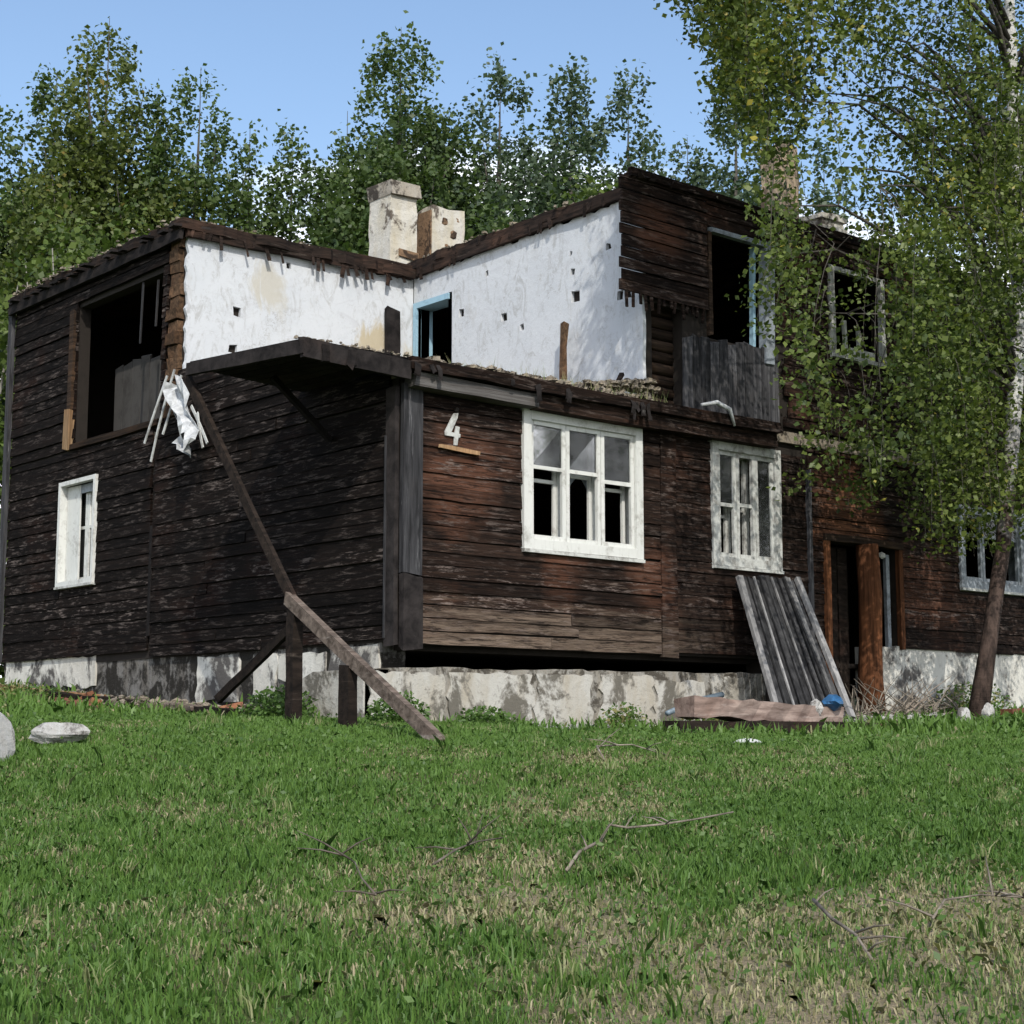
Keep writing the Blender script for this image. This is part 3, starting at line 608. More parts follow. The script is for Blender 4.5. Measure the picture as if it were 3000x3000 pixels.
# ---- foundations
ff = MB()
o = [(-.40, -.5)] + [(5.5, -.5)] + [(5.5, .72)] + jag((5.5, .72), (-.40, .645), .2, .018)[1:] + [(-.40, .63)]
ff.panel([o], .35, front(-.02)); fo = ff.build('front_foundation', 'concrete_mid', house)
for (x0, x1, z0, z1) in ((-.38, .55, -.2, .60), (.62, 1.75, .02, .62), (1.80, 2.62, -.2, .635), (2.75, 3.55, .05, .64), (3.6, 4.4, -.2, .60), (4.55, 5.3, .25, .66)):
    oo = jag((x0, z0), (x1, z0), .10, .04) + jag((x1, z0), (x1, z1), .07, .05) + jag((x1, z1), (x0, z1), .09, .022) + jag((x0, z1), (x0, z0), .07, .05)
    MB().panel([oo], .022, front(-.043)).build('render_patch', 'concrete', fo)
m_ = MB(); m_.panel([[(-.02, -.5), (1.18, -.5), (1.18, .40), (1.05, .56), (.86, .625), (-.02, .63)]], .3, left(-.42)); m_.build('porch_base', 'concrete', house)['label'] = 'pale concrete porch base with a rounded shoulder'
o = [(.33, -.3), (9.4, -.3)] + [(9.4, 1.05)] + jag((9.4, 1.04), (.33, .93), .16, .022)[1:] + [(.33, .93)]
MB().panel([o], .3, left(.05)).build('left_foundation', 'concrete_stained', house)
lf = [ob for ob in bpy.data.objects if ob.name.startswith('left_foundation')][0]
for (y0, y1, z0, z1) in ((6.55, 9.3, .62, 1.01), (3.05, 3.95, .36, .90), (2.25, 2.72, .40, .88), (1.30, 1.85, .34, .86), (.36, 1.22, .55, .905), (1.95, 2.2, .6, .87)):
    oo = jag((y0, z0), (y1, z0), .12, .04) + jag((y1, z0), (y1, z1), .1, .05) + jag((y1, z1), (y0, z1), .13, .02) + jag((y0, z1), (y0, z0), .1, .05)
    MB().panel([oo], .03, left(.025)).build('render_patch', 'concrete_right', lf)
m_ = MB(); o = [(7.72, -.3), (13, -.3), (13, 1.10)] + jag((13, 1.10), (7.72, 1.14), .25, .015)[1:] + [(7.72, 1.13)]
m_.panel([o], .35, front(.0)); m_.build('right_foundation', 'concrete_right', house)
MB().box(5.52, 6.7, .02, .3, -.3, .86).build('crawlspace_wall', 'core', house)
# side step between the leaning panel and the doorway
MB().box(6.66, 7.78, -.02, .6, -.1, .36, .01).build('door_step', 'concrete_stained', house)
# ---- doorway
dr = MB().box(6.74, 7.44, .22, .27, .37, 2.40); dro = dr.build('door', 'darkplank', house)
for x in (6.90, 7.10, 7.30): MB().bar((x, .205, .40), (x, .205, 2.38), .17, .02, (0, 1, 0)).build('door_plank', 'darkplank', dro)
MB().bar((6.715, -.01, .3), (6.715, -.01, 2.44), .09, .09, (0, 1, 0), 4, 0, .004).build('door_jamb', 'rustpost', house)
m_ = MB(); pts = [(7.58, -.02, .12), (7.55, -.02, .7), (7.58, -.02, 1.2), (7.60, -.02, 1.8), (7.55, -.02, 2.44)]
m_.tube(pts, [.19, .165, .15, .155, .15], 9); m_.build('door_post', 'rustpost', house, True)['label'] = 'rust brown rounded post beside the doorway'
MB().bar((8.03, .04, 1.12), (8.03, .04, 2.34), .07, .05, (0, 1, 0), 3).build('side_light_bar', 'bluewhite', house)
MB().bar((8.25, -.01, 1.1), (8.25, -.01, 2.46), .08, .07, (0, 1, 0), 3).build('side_light_frame', 'rustpost', house)
MB().bar((6.66, -.03, 2.47), (8.3, -.03, 2.46), .06, .09, (0, 0, 1), 5, .01, .006).build('door_lintel', 'log', house)
MB().lump((7.86, -.02, 2.32), .06, (1.3, .4, .7), 2, .2).build('lamp_remnant', 'white_old', house)

# ---- windows
def frame_boxes(w, t, y0, y1, fn):
    """four bars of a rectangular frame as separate pieces"""
    a0, a1, z0, z1 = w
    return [((a0, a0 + t), (z0, z1)), ((a1 - t, a1), (z0, z1)), ((a0 + t, a1 - t), (z0, z0 + t)), ((a0 + t, a1 - t), (z1 - t, z1))]
def put(m_, a, z, d, face, org):
    (a0, a1), (z0, z1), (d0, d1) = a, z, d
    if face == 'front': m_.box(a0, a1, org + d0, org + d1, z0, z1, .003)
    else: m_.box(org + d0, org + d1, a0, a1, z0, z1, .003)
def window(w, leaves, face, org, mat, transom, cas=.11, inner=True, glass=None, label=None, broken=(), trans_by=None):
    e = empty('window'); e.parent = house
    if label: e['label'] = label
    for (a, z) in frame_boxes(w, cas, 0, 0, face):                       # outer casing
        m_ = MB(); put(m_, a, z, (-.045, .03), face, org); m_.build('casing', mat, e)
    m_ = MB(); put(m_, (w[0] - .005, w[1] + .005), (w[2] - .04, w[2] - .003), (-.06, .02), face, org); m_.build('sill', 'white_old', e)
    ix0, ix1, iz0, iz1 = w[0] + cas, w[1] - cas, w[2] + cas, w[3] - cas; n = leaves; lw = (ix1 - ix0) / n
    for i in range(n):
        b0, b1 = ix0 + i * lw + .004, ix0 + (i + 1) * lw - .004
        sash = MB()
        for (a, z) in frame_boxes((b0, b1, iz0, iz1), .05, 0, 0, face): put(sash, a, z, (-.012, .03), face, org)
        tr = transom if trans_by is None else trans_by[i]
        if tr: put(sash, (b0 + .05, b1 - .05), (tr - .022, tr + .022), (-.008, .026), face, org)
        so_ = sash.build('sash', mat, e)
        rows = [(iz0 + .05, (tr - .022) if tr else iz1 - .05)] + ([(tr + .022, iz1 - .05)] if tr else [])
        for j, (z0, z1) in enumerate(rows):
            if (i, j) in broken: continue
            g = MB(); put(g, (b0 + .05, b1 - .05), (z0, z1), (.008, .012), face, org); g.build('pane', 'glass', e)
    if inner:
        for i in range(n):                                               # inner winter sash
            b0, b1 = ix0 + i * lw + .004, ix0 + (i + 1) * lw - .004; sash = MB()
            for (a, z) in frame_boxes((b0, b1, iz0, iz1), .045, 0, 0, face): put(sash, a, z, (.14, .17), face, org)
            zt = (transom or (iz0 + iz1) / 2) - (.12 if i != 1 else .02)
            put(sash, (b0 + .045, b1 - .045), (zt - .02, zt + .02), (.142, .168), face, org)
            sash.build('inner_sash', mat, e)
    rv = MB()
    for (a, z) in (((w[0] + .03, w[0] + .062), (w[2], w[3])), ((w[1] - .062, w[1] - .03), (w[2], w[3])), ((w[0] + .06, w[1] - .06), (w[2] + .03, w[2] + .062)), ((w[0] + .06, w[1] - .06), (w[3] - .062, w[3] - .03))):
        put(rv, a, z, (.031, .2), face, org)
    rv.build('reveal', mat, e)
    return e
w1 = window(W1, 3, 'front', -.005, 'white', 2.86, label='large white three-leaf window with broken panes', broken=((0, 0), (1, 0), (2, 0)), trans_by=(2.86, 2.86, 2.80))
w2 = window(W2, 3, 'front', -.005, 'white_old', 2.72, label='smaller flaking white window above the leaning panel', broken=((0, 0), (1, 1), (1, 0)), trans_by=(2.72, 2.74, None))
w3 = window(W3, 3, 'front', -.005, 'bluewhite', 2.75, inner=False, label='far right ground floor window behind the birch', broken=((0, 0), (1, 0), (2, 0), (0, 1)))
# curtain rag in the big window
m_ = MB(); cv = []; 
for i in range(13):
    for j in range(7): cv.append((2.30 + i * .065, .23 + .02 * math.sin(i * 1.9), 3.34 - j * .1 - (.12 * math.sin(i * .8) if j == 6 else 0)))
m_.add(cv, [(i * 7 + j, i * 7 + j + 1, (i + 1) * 7 + j + 1, (i + 1) * 7 + j) for i in range(12) for j in range(6)]); m_.build('curtain', 'bluewhite', w1)
# left facade window: deep white box with a two-leaf sash set back
lwin = empty('window'); lwin.parent = house; lwin['label'] = 'narrow white deep-set window of the left facade'
for (a, z) in frame_boxes(LW, .06, 0, 0, 'left'):
    m_ = MB(); put(m_, a, z, (-.05, .20), 'left', .0); m_.build('casing', 'white', lwin)
m_ = MB(); put(m_, (LW[0] - .01, LW[1] + .01), (LW[2] - .035, LW[2] - .003), (-.065, .03), 'left', 0); m_.build('sill', 'white_old', lwin)
m_ = MB(); put(m_, (7.22, 7.597), (LW[2] + .065, LW[3] - .065), (.06, .085), 'left', 0); m_.build('shutter_board', 'white', lwin)
m_ = MB(); put(m_, (6.645, 7.215), (3.20, 3.312), (.07, .09), 'left', 0); m_.build('blind', 'bluewhite', lwin)
for (b0, b1) in ((LW[0] + .06, 7.10), (7.11, LW[1] - .06)):
    m_ = MB()
    for (a, z) in frame_boxes((b0, b1, LW[2] + .06, LW[3] - .06), .055, 0, 0, 'left'): put(m_, a, z, (.12, .16), 'left', 0)
    put(m_, (b0 + .055, b1 - .055), (2.72, 2.76), (.124, .156), 'left', 0); s_ = m_.build('sash', 'white', lwin)
    for z0, z1 in ((2.08, 2.72), (2.76, 3.26)):
        g = MB(); put(g, (b0 + .055, b1 - .055), (z0, z1), (.138, .142), 'left', 0); g.build('pane', 'glass', lwin)
for k, (y, z) in enumerate(((6.75, 2.45), (6.78, 2.25), (6.8, 2.62))):
    MB().box(.19, .195, y, y + .16, z, z + .1).build('paper_scrap', 'white', lwin)
# empty upper windows
ua = empty('window'); ua.parent = house; ua['label'] = 'empty upper window opening with one pale jamb'
MB().bar((5.70, .02, 4.55), (5.74, .02, 6.10), .16, .12, (0, 1, 0), 4, 0, .005).build('jamb', 'bluewhite', ua)
MB().bar((5.55, .12, 4.60), (5.58, .12, 6.06), .05, .06, (0, 1, 0), 3, 0, .003).build('jamb', 'blue', ua)
MB().bar((4.66, .0, 6.08), (5.66, .0, 6.08), .08, .06, (0, 0, 1), 3, 0, .004).build('head_board', 'bluewhite', ua)
MB().bar((4.66, .04, 4.76), (4.66, .04, 6.06), .06, .1, (0, 1, 0), 3, 0, .004).build('jamb', 'log', ua)
ub = empty('window'); ub.parent = house; ub['label'] = 'broken white upper window behind the birch leaves'
MB().bar((6.97, -.01, 4.88), (6.96, -.01, 6.06), .09, .06, (0, 1, 0), 3, 0, .004).build('casing', 'white_old', ub)
MB().bar((8.03, -.01, 4.88), (8.03, -.01, 6.06), .09, .06, (0, 1, 0), 3, 0, .004).build('casing', 'white_old', ub)
MB().bar((6.92, -.03, 4.86), (8.08, -.03, 4.86), .1, .05, (0, 0, 1), 3, 0, .004).build('sill', 'white_old', ub)
MB().bar((6.98, -.01, 6.03), (8.02, -.01, 6.03), .06, .06, (0, 0, 1), 3, 0, .004).build('casing', 'white_old', ub)
MB().bar((7.33, .06, 4.92), (7.30, .06, 5.4), .06, .04, (0, 1, 0), 2, 0, .004).build('sash_bar', 'white', ub)
MB().bar((7.62, .06, 4.92), (7.6, .06, 5.3), .05, .04, (0, 1, 0), 2, 0, .004).build('sash_bar', 'white', ub)
MB().box(7.4, 7.95, .05, .08, 4.92, 5.05, .012).build('sash_scrap', 'white', ub)

# ---- chimneys
def chimney(label, x, y, wx, wy, z0, z1, mat, cap=True, ragged=.03):
    e = empty('chimney'); e.parent = house; e['label'] = label; m_ = MB(); nz = int((z1 - z0) / .14); vs = []; fs = []
    for i in range(nz + 1):
        z = z0 + (z1 - z0) * i / nz; k_ = .02
        ring = []
        for (p, q) in ((0, 0), (.5, 0), (1, 0), (1, .5), (1, 1), (.5, 1), (0, 1), (0, .5)):
            ring.append((x + wx * p + random.uniform(-.008, .008), y + wy * q + random.uniform(-.008, .008), z + (random.uniform(-ragged * 2, ragged) if i == nz else 0)))
        vs += ring
    for i in range(nz):
        for k in range(8): fs.append((i * 8 + k, i * 8 + (k + 1) % 8, i * 8 + 8 + (k + 1) % 8, i * 8 + 8 + k))
    fs.append(tuple(nz * 8 + k for k in range(8))); m_.add(vs, fs); m_.build('stack', mat, e)
    return e
c1 = chimney('broad limewashed chimney standing behind the inner corner', 3.68, 5.2, .47, .52, 6.3, 7.72, 'chimney')
m_ = MB(); m_.box(3.65, 4.18, 5.17, 5.75, 7.66, 7.86, .03); m_.build('cap', 'chimney_cap', c1)
m_ = MB(); m_.box(3.82, 4.17, 5.165, 5.74, 6.74, 6.86, .02); m_.build('ledge', 'chimney_brick', c1)
c2 = chimney('lower chimney with a dark brick side and broken top', 4.43, 5.2, .60, .45, 6.3, 7.66, 'chimney', ragged=.06)
MB().box(4.395, 4.424, 5.21, 5.62, 6.45, 7.56, .006).build('brick_side', 'chimney_brick', c2)
for (x, z, s_) in ((4.66, 7.44, .075), (4.82, 7.26, .07), (4.70, 7.06, .05), (4.9, 7.5, .04)):
    MB().lump((x, 5.20, z), s_, (1, .25, 1.15), 2, .25).build('brick_spot', 'chimney_brick', c2)
m_ = MB(); m_.box(4.40, 5.08, 5.17, 5.7, 6.72, 6.80, .02); m_.build('ledge', 'chimney_brick', c2)
c3 = chimney('tall pale brick chimney half hidden by birch leaves', 7.95, 1.6, .38, .38, 6.4, 8.45, 'chimney_tan'); 
c4 = chimney('short cream chimney with stepped courses behind the birch', 8.85, 1.6, .5, .5, 6.4, 7.62, 'chimney')
for i in range(3): MB().box(8.81, 9.39, 1.56, 2.14, 7.16 + i * .17, 7.22 + i * .17, .008).build('brick_course', 'chimney', c4)

# ------------------------------------------------------------------ rubble on the open floor
debris('floor_rubble', [((.1, -.10, 3.76), (3.6, -.08, 3.77)), ((1.0, -.05, 3.78), (3.6, -.02, 3.82)), ((2.5, -.02, 3.84), (3.6, -.02, 3.93)), ((2.9, 0, 3.9), (3.5, 0, 4.0))], None, 190, .055, .068).__setitem__('label', 'heap of crumbled plaster and dirt along the open upper floor edge')
x_ = RNG.uniform(.5, 3.7, 420); x_ = x_[RNG.random(420) < np.clip((x_ - .2) / 2.6, .15, 1)]; n_ = len(x_); y_ = RNG.normal(-.08, .07, n_); h_ = RNG.uniform(.05, .2, n_); a_ = RNG.uniform(0, 6.28, n_); l_ = RNG.uniform(0, .9, n_)
DRYV = np.stack([np.stack([x_ - .004, y_, np.full(n_, 3.77)], -1), np.stack([x_ + .004, y_, np.full(n_, 3.77)], -1), np.stack([x_ + np.cos(a_) * l_ * h_, y_ + np.sin(a_) * l_ * h_, 3.77 + h_], -1)], 1)
fr = bpy.data.objects['floor_rubble']; fr['category'] = 'rubble'
def sticks(name, items, mat, label, cat):
    for i, (a, b, w, h) in enumerate(items):
        tag(MB().bar(a, b, w, h, (0, 0, 1), 3, random.uniform(-.01, .01), .004).build(name, mat), label[i], cat)
sticks('broken_board', [((2.6, .2, 3.80), (3.3, .35, 4.02), .08, .03), ((3.05, .1, 3.82), (3.4, .25, 4.15), .05, .03), ((1.0, .1, 3.84), (1.75, .2, 3.80), .09, .03)], 'darkplank',
       ['dark broken board lying on the rubble by the torn siding', 'short dark board sticking up from the rubble near the upper wall end', 'broken board on the rubble below the blue door frame'], 'board')
tag(MB().tube([(4.15, -.30, 3.80), (4.4, -.31, 3.86), (4.62, -.32, 3.80), (4.72, -.30, 3.62)], [.02, .028, .028, .015], 6).build('torn_strip', 'cloth', None, True), 'pale torn strip curling over the cornice left of the smaller window', 'strip')

# ------------------------------------------------------------------ hanging laths and sheet at the torn corner
lab = ['longest pale lath hanging at the torn corner, lowest tip', 'pale lath hanging leftmost at the torn corner', 'thin lath tilted right below the hanging white sheet', 'short lath sticking out right of the hanging sheet', 'thin lath between the white sheet and the long laths']
for i, (a, b) in enumerate([((-.12, 4.42, 4.4), (-.2, 4.80, 3.30)), ((-.12, 4.60, 4.35), (-.2, 4.98, 3.55)), ((-.2, 3.85, 3.85), (-.22, 3.42, 3.34)), ((-.2, 3.70, 3.75), (-.22, 3.52, 3.30)), ((-.12, 4.25, 4.3), (-.2, 4.52, 3.6))]):
    tag(MB().bar(a, b, .035, .014, (1, 0, 0), 3, random.uniform(-.02, .02)).build('lath', 'white_old'), lab[i], 'lath', 'laths hanging at the torn corner')
m_ = MB(); vs = []; prof = [(4.12, 4.12, 3.90), (4.00, 4.33, 4.10), (3.92, 4.42, 3.96), (3.86, 4.42, 3.86), (3.84, 4.32, 3.74), (3.74, 4.25, 3.66), (3.66, 4.28, 3.56), (3.56, 4.22, 3.46), (3.62, 4.02, 3.38), (3.70, 3.92, 3.30)]
for j, (y0, y1, z) in enumerate([(4.05, 4.28, 4.22), (3.94, 4.36, 4.10), (3.86, 4.34, 3.95), (3.84, 4.22, 3.82), (3.76, 4.14, 3.70), (3.64, 4.12, 3.58), (3.58, 4.10, 3.46), (3.60, 3.98, 3.36), (3.72, 3.86, 3.26)]):
    for i in range(9):
        t = i / 8; vs.append((-.22 - .10 * math.sin(t * 7 + j * .9) * (.4 + .6 * t) - .03 * j * .3, y0 + (y1 - y0) * t + .03 * math.sin(j * 2.3), z + .05 * math.sin(t * 6 + j) + random.uniform(-.02, .02))); vs[-1] = (vs[-1][0] + random.uniform(-.035, .035), vs[-1][1] + random.uniform(-.025, .025), vs[-1][2])
m_.add(vs, [(j * 9 + i, j * 9 + i + 1, (j + 1) * 9 + i + 1, (j + 1) * 9 + i) for j in range(8) for i in range(8) if not (j in (3, 4) and i in (5, 6)) and not (j == 6 and i in (2, 3))])
sheet = m_.build('hanging_sheet', 'cloth', None, False); sol = sheet.modifiers.new('thickness', 'SOLIDIFY'); sol.thickness = .005
tag(sheet, 'torn white sheet hanging below the torn upper left corner', 'sheet')

# ------------------------------------------------------------------ house number
num = empty('house_number', (.56, -.03, 2.96)); tag(num, 'white house number 4 on the dark siding left of the big window', 'house number')
for nm, pts in (('digit', [[(.115, .335), (.175, .345), (.165, .29), (.085, .135), (.13, .13), (.145, .205), (.195, .20), (.185, .13), (.205, .125), (.20, .088), (.178, .088), (.165, .005), (.118, .0), (.125, .09), (.005, .092), (.0, .13)]]),):
    MB().panel(pts, .014, lambda a, b, d: (a, -.008 + d, b)).build(nm, 'white_old', num)
MB().lump((.155, -.01, .375), .035, (1, .4, .8), 2, .2).build('hook', 'core', num)
MB().bar((-.08, -.02, -.03), (.44, -.02, -.055), .03, .04, (0, 0, 1), 3, 0, .004).build('ledge', 'tanpost', num)

# ------------------------------------------------------------------ collapsed porch railing
rail = empty('porch_railing', (-1.27, -.1, gz(-1.27, -.1))); tag(rail, 'collapsed dark stair railing leaning from canopy to grass left of the corner', 'railing')
def rl(nm, a, b, w, h, mat, up=(1, 0, 0), **k):
    o_ = MB().bar(a, b, w, h, up, 5, k.get('bow', 0), .004).build(nm, mat); o_.parent = rail; o_.matrix_parent_inverse = Matrix.Translation(rail.location).inverted(); return o_
rl('post', (-1.27, -.10, .05), (-1.27, -.10, 1.24), .12, .11, 'darkplank')
rl('strut', (-1.27, -.12, 1.18), (-1.38, 1.86, 3.70), .10, .05, 'darkplank')
rl('brace', (-1.24, -.10, 1.05), (-1.24, 1.32, .34), .09, .05, 'darkplank')
rl('handrail', (-1.30, -.02, 1.27), (-1.31, -2.38, -.08), .12, .07, 'plank', bow=.0)['label'] = 'pale weathered rail sloping down to the grass'
rl('post', (-1.30, -1.02, -.12), (-1.30, -1.02, .62), .15, .10, 'darkplank')

# ------------------------------------------------------------------ leaning slatted panel
TL, TR, BL, BR = Vector((4.90, -.14, 1.84)), Vector((5.96, -.14, 1.88)), Vector((4.42, -1.0, .18)), Vector((5.86, -1.0, .20))
BL = Vector((4.55, -1.0, .16)); BR = Vector((5.86, -1.0, .18))
lp = empty('slatted_panel', tuple(BL)); tag(lp, 'charcoal slatted door panel with pale edges leaning on the wall under the smaller window', 'panel')
nrm = (TR - TL).cross(BL - TL).normalized(); nrm = nrm if nrm.y < 0 else -nrm
def lpadd(nm, a, b, w, h, mat):
    o_ = MB().bar(a, b, w, h, nrm, 3, 0, .003).build(nm, mat); o_.parent = lp; o_.matrix_parent_inverse = Matrix.Translation(lp.location).inverted(); return o_
NS = 9
for i in range(NS):
    t = (i + .5) / NS; a = TL.lerp(TR, .05 + .9 * t); b = BL.lerp(BR, .05 + .9 * t) + (BL - TL).normalized() * random.uniform(-.05, .02); a += (TL - BL).normalized() * random.uniform(-.04, .04)
    lpadd('slat', a, b, .088, .035 if i % 2 else .022, 'slat')
for i in range(NS - 1):
    t = (i + 1) / NS; lpadd('rib', TL.lerp(TR, .05 + .9 * t) + nrm * .028, BL.lerp(BR, .05 + .9 * t) + nrm * .028, .022, .02, 'slatrail' if i % 3 == 1 else 'slat')
lpadd('side_rail', TL + nrm * .03, BL + nrm * .03, .075, .05, 'slatrail')
lpadd('side_rail', TR + nrm * .03, BR + nrm * .03, .075, .05, 'slatrail')
lpadd('inner_rail', TL.lerp(TR, .80) + nrm * .03, BL.lerp(BR, .84) + nrm * .03, .05, .03, 'slatrail')
lpadd('cross_bar', TL.lerp(BL, .05) - nrm * .05, TR.lerp(BR, .05) - nrm * .05, .09, .03, 'slat')
lpadd('cross_bar', TL.lerp(BL, .9) - nrm * .05, TR.lerp(BR, .9) - nrm * .05, .09, .03, 'slat')

# ------------------------------------------------------------------ loose timbers and junk
def timber(name, a, b, w, h, mat, label, cat, segs=6, bow=0., jit=.01, up=(0, 0, 1)):
    return tag(MB().bar(a, b, w, h, up, segs, bow, jit).build(name, mat), label, cat)
timber('timber_beam', (2.66, -1.38, .27), (5.14, -1.32, .18), .30, .20, 'pinkplank', 'thick pinkish squared timber lying below the leaning panel', 'beam', 14, .015, .024)
timber('plank', (2.28, -1.54, .07), (5.55, -1.52, .07), .26, .12, 'darkplank', 'long dark plank lying under the pinkish timber', 'plank', 8)
timber('plank', (3.4, -1.2, .05), (5.2, -1.12, .02), .3, .06, 'darkplank', 'dark plank behind the pinkish timber, against the panel foot', 'plank', 6)
timber('pale_board', (5.60, -1.62, .09), (6.75, -1.30, .12), .12, .04, 'tanpost', 'narrow cream board on the grass right of the timber', 'board', 4)
tag(MB().tube([(3.05, -.75, .22), (3.7, -.55, .36), (4.2, -.5, .44)], [.03, .035, .035], 8).build('pipe', 'steel', None, True), 'blue grey pipe propped behind the pinkish timber', 'pipe')
m_ = MB(); m_.rock((4.98, -1.46, .345), .16, (1.15, .8, .7), .5, 4); bag = m_.build('plastic_bag', 'bluebag', None); tag(bag, 'crumpled blue plastic bag at the foot of the leaning panel', 'bag')
m_ = MB(); m_.lump((4.72, -1.42, .28), .09, (1, .9, 1.2), 3, .25); tag(m_.build('plaster_lump', 'stone'), 'white lump left of the blue bag', 'lump')
timber('board_scrap', (4.86, -1.36, .0), (4.90, -1.34, .30), .05, .03, 'slatrail', 'short pale board end standing left of the blue bag', 'board', 2)
tag(MB().lump((1.28, -3.44, gz(1.28, -3.44) + .03), .10, (1.6, .8, .35), 3, .25).build('paper_scrap', 'white'), 'crumpled white scrap on the grass in front of the timber', 'scrap')
# concrete pieces in the grass on the left
m_ = MB(); m_.rock((-4.60, -.99, gz(-4.5, -.95) + .12), .29, (.8, .7, .95), .4, 3); tag(m_.build('concrete_block', 'stone'), 'large broken white concrete lump at the left edge', 'rubble')
m_ = MB(); m_.rock((-3.79, -.48, gz(-3.79, -.48) + .10), .26, (.38, 1.15, .40), R(31), 8)
bar_ = m_.build('concrete_bar', 'stone'); tag(bar_, 'short pale concrete bar lying in the grass beside the broken lump', 'concrete bar')
# debris along the left foundation
dl = [((-.55, 8.3, .03), (-.35, 5.6, .05), .16, .05, 'orangeboard', 'orange brown board lying along the left foundation'),
      ((-.7, 6.6, .05), (-.5, 4.2, .06), .20, .06, 'darkplank', 'dark plank by the left foundation nearest the middle'),
      ((-1.2, 8.6, .05), (-.9, 6.2, .04), .18, .05, 'plank', 'grey weathered plank at the far end of the left foundation'),
      ((-.5, 4.3, .05), (-.8, 2.5, .06), .15, .06, 'plank', 'weathered grey plank below the pale render patch'),
      ((-.6, 3.3, .04), (-.9, 1.5, .05), .2, .08, 'darkplank', 'dark charred plank near the railing post'),
      ((-1.0, 5.4, .04), (-1.3, 3.6, .03), .12, .04, 'redboard', 'red brown board in front of the left foundation debris')]
for a, b, w, h, mt, lb in dl:
    timber('plank', (a[0], a[1], gz(a[0], a[1]) + a[2]), (b[0], b[1], gz(b[0], b[1]) + b[2]), w, h, mt, lb, 'plank', 5)
brick_l = ['red brown brick beside the orange board, far one', 'broken brick lying between the dark and red boards', 'dusty brick next to the charred plank', 'chipped brick near the left foundation middle']
for i, (x, y) in enumerate(((-.75, 7.4), (-.95, 4.6), (-.55, 2.2), (-.6, 5.5))):
    m_ = MB(); m_.box(-.13, .13, -.06, .06, -.035, .035, .012); ob = m_.build('brick', 'brick'); ob.location = (x, y, gz(x, y) + .06); ob.rotation_euler = (.2 * i, .15, i * 1.3); tag(ob, brick_l[i], 'brick', 'bricks along the left foundation')
dbl = debris('rubble_strip', [((-.25, 9.2, gz(-.25, 9)), (-.25, 5, gz(-.25, 5))), ((-.3, 5, gz(-.3, 5)), (-.35, 1.6, gz(-.3, 1.8)))], None, 190, .26, .085); tag(dbl, 'strip of crumbled rubble along the left foundation', 'rubble')
dbf = debris('rubble_strip', [((.2, -.35, 0), (5, -.45, .0)), ((1.2, -.6, 0), (2.2, -.7, 0)), ((5.8, -.9, .1), (7.6, -.7, .2)), ((.5, -.5, .03), (4.5, -.6, .03))], None, 95, .16, .055, .03, mat='stone'); tag(dbf, 'pale rubble scattered along the front foundation', 'rubble')
# brush pile in front of the right foundation
bp = MB()
for i in range(130):
    x = random.uniform(6.0, 8.6); y = random.uniform(-1.0, -.15); z = gz(x, y) + random.uniform(0, .16); L = random.uniform(.3, .9); a = random.uniform(0, 6.28); e = random.uniform(-.1, .75)
    d = Vector((math.cos(a) * math.cos(e), math.sin(a) * math.cos(e) * .5, math.sin(e))) * L
    bp.tube([(x, y, z), (x + d.x * .5 + random.gauss(0, .04), y + d.y * .5, z + d.z * .55), (x + d.x, y + d.y, z + d.z)], [.011, .008, .003], 4)
tag(bp.build('brush_pile', 'bark_twig'), 'tangle of dead twigs in front of the doorway and pale foundation', 'brush pile')
for i, (x, y, lb) in enumerate(((6.75, -1.95, 'left one of two pale concrete stubs at the birch foot'), (7.15, -2.0, 'right one of two pale concrete stubs at the birch foot'))):
    m_ = MB(); m_.rock((x, y, gz(x, y) + .12), .14, (.75, .6, 1.25), .3 * i, 20 + i); tag(m_.build('concrete_stub', 'stone'), lb, 'concrete stub', 'concrete stubs at the birch foot')
timber('plank', (8.15, -1.6, .27), (9.6, -1.3, .32), .16, .06, 'redboard', 'red brown board on the grass at the right edge', 'plank', 4)

# fallen branches and sticks on the lawn
def branch(name, pts, r0, r1, label, twigs=6):
    r0 *= .72; r1 *= .6; m_ = MB(); P_ = [(x + random.gauss(0, .015), y + random.gauss(0, .015), gz(x, y) + h * .7) for x, y, h in pts]; n_ = len(P_)
    m_.tube(P_, [r0 + (r1 - r0) * i / (n_ - 1) for i in range(n_)], 6)
    for i in range(twigs):
        k_ = random.randrange(0, n_ - 1); p = Vector(P_[k_]).lerp(Vector(P_[k_ + 1]), random.random()); d = Vector((random.gauss(0, 1), random.gauss(0, 1), random.uniform(.1, .5))).normalized() * random.uniform(.12, .32)
        m_.tube([p, p + d * .5 + Vector((0, 0, .01)), p + d], [.006, .0045, .002], 4)
    return tag(m_.build(name, 'bark_twig', None, True), label, 'branch')
branch('fallen_branch', [(-3.95, -6.80, .06), (-3.62, -6.55, .09), (-3.35, -6.42, .10), (-3.14, -6.22, .14), (-3.05, -6.36, .12), (-2.9, -6.42, .12), (-2.62, -6.45, .11), (-2.38, -6.55, .16)], .014, .009, 'long crooked bleached branch lying across the middle of the grass')
branch('fallen_branch', [(-3.82, -8.30, .14), (-3.98, -8.55, .11), (-4.12, -8.75, .10), (-4.30, -9.0, .07)], .013, .009, 'straight stick in the grass at the lower right', 4)
branch('fallen_branch', [(-4.45, -6.34, .07), (-4.2, -6.18, .10), (-3.95, -6.1, .11), (-3.75, -6.02, .10)], .010, .007, 'short pale branch left of the long crooked branch', 4)
branch('fallen_branch', [(-5.1, -6.7, .06), (-5.0, -6.4, .1), (-4.8, -6.1, .1), (-4.75, -5.9, .1)], .008, .005, 'thin twig in the dry grass at the left middle', 5)
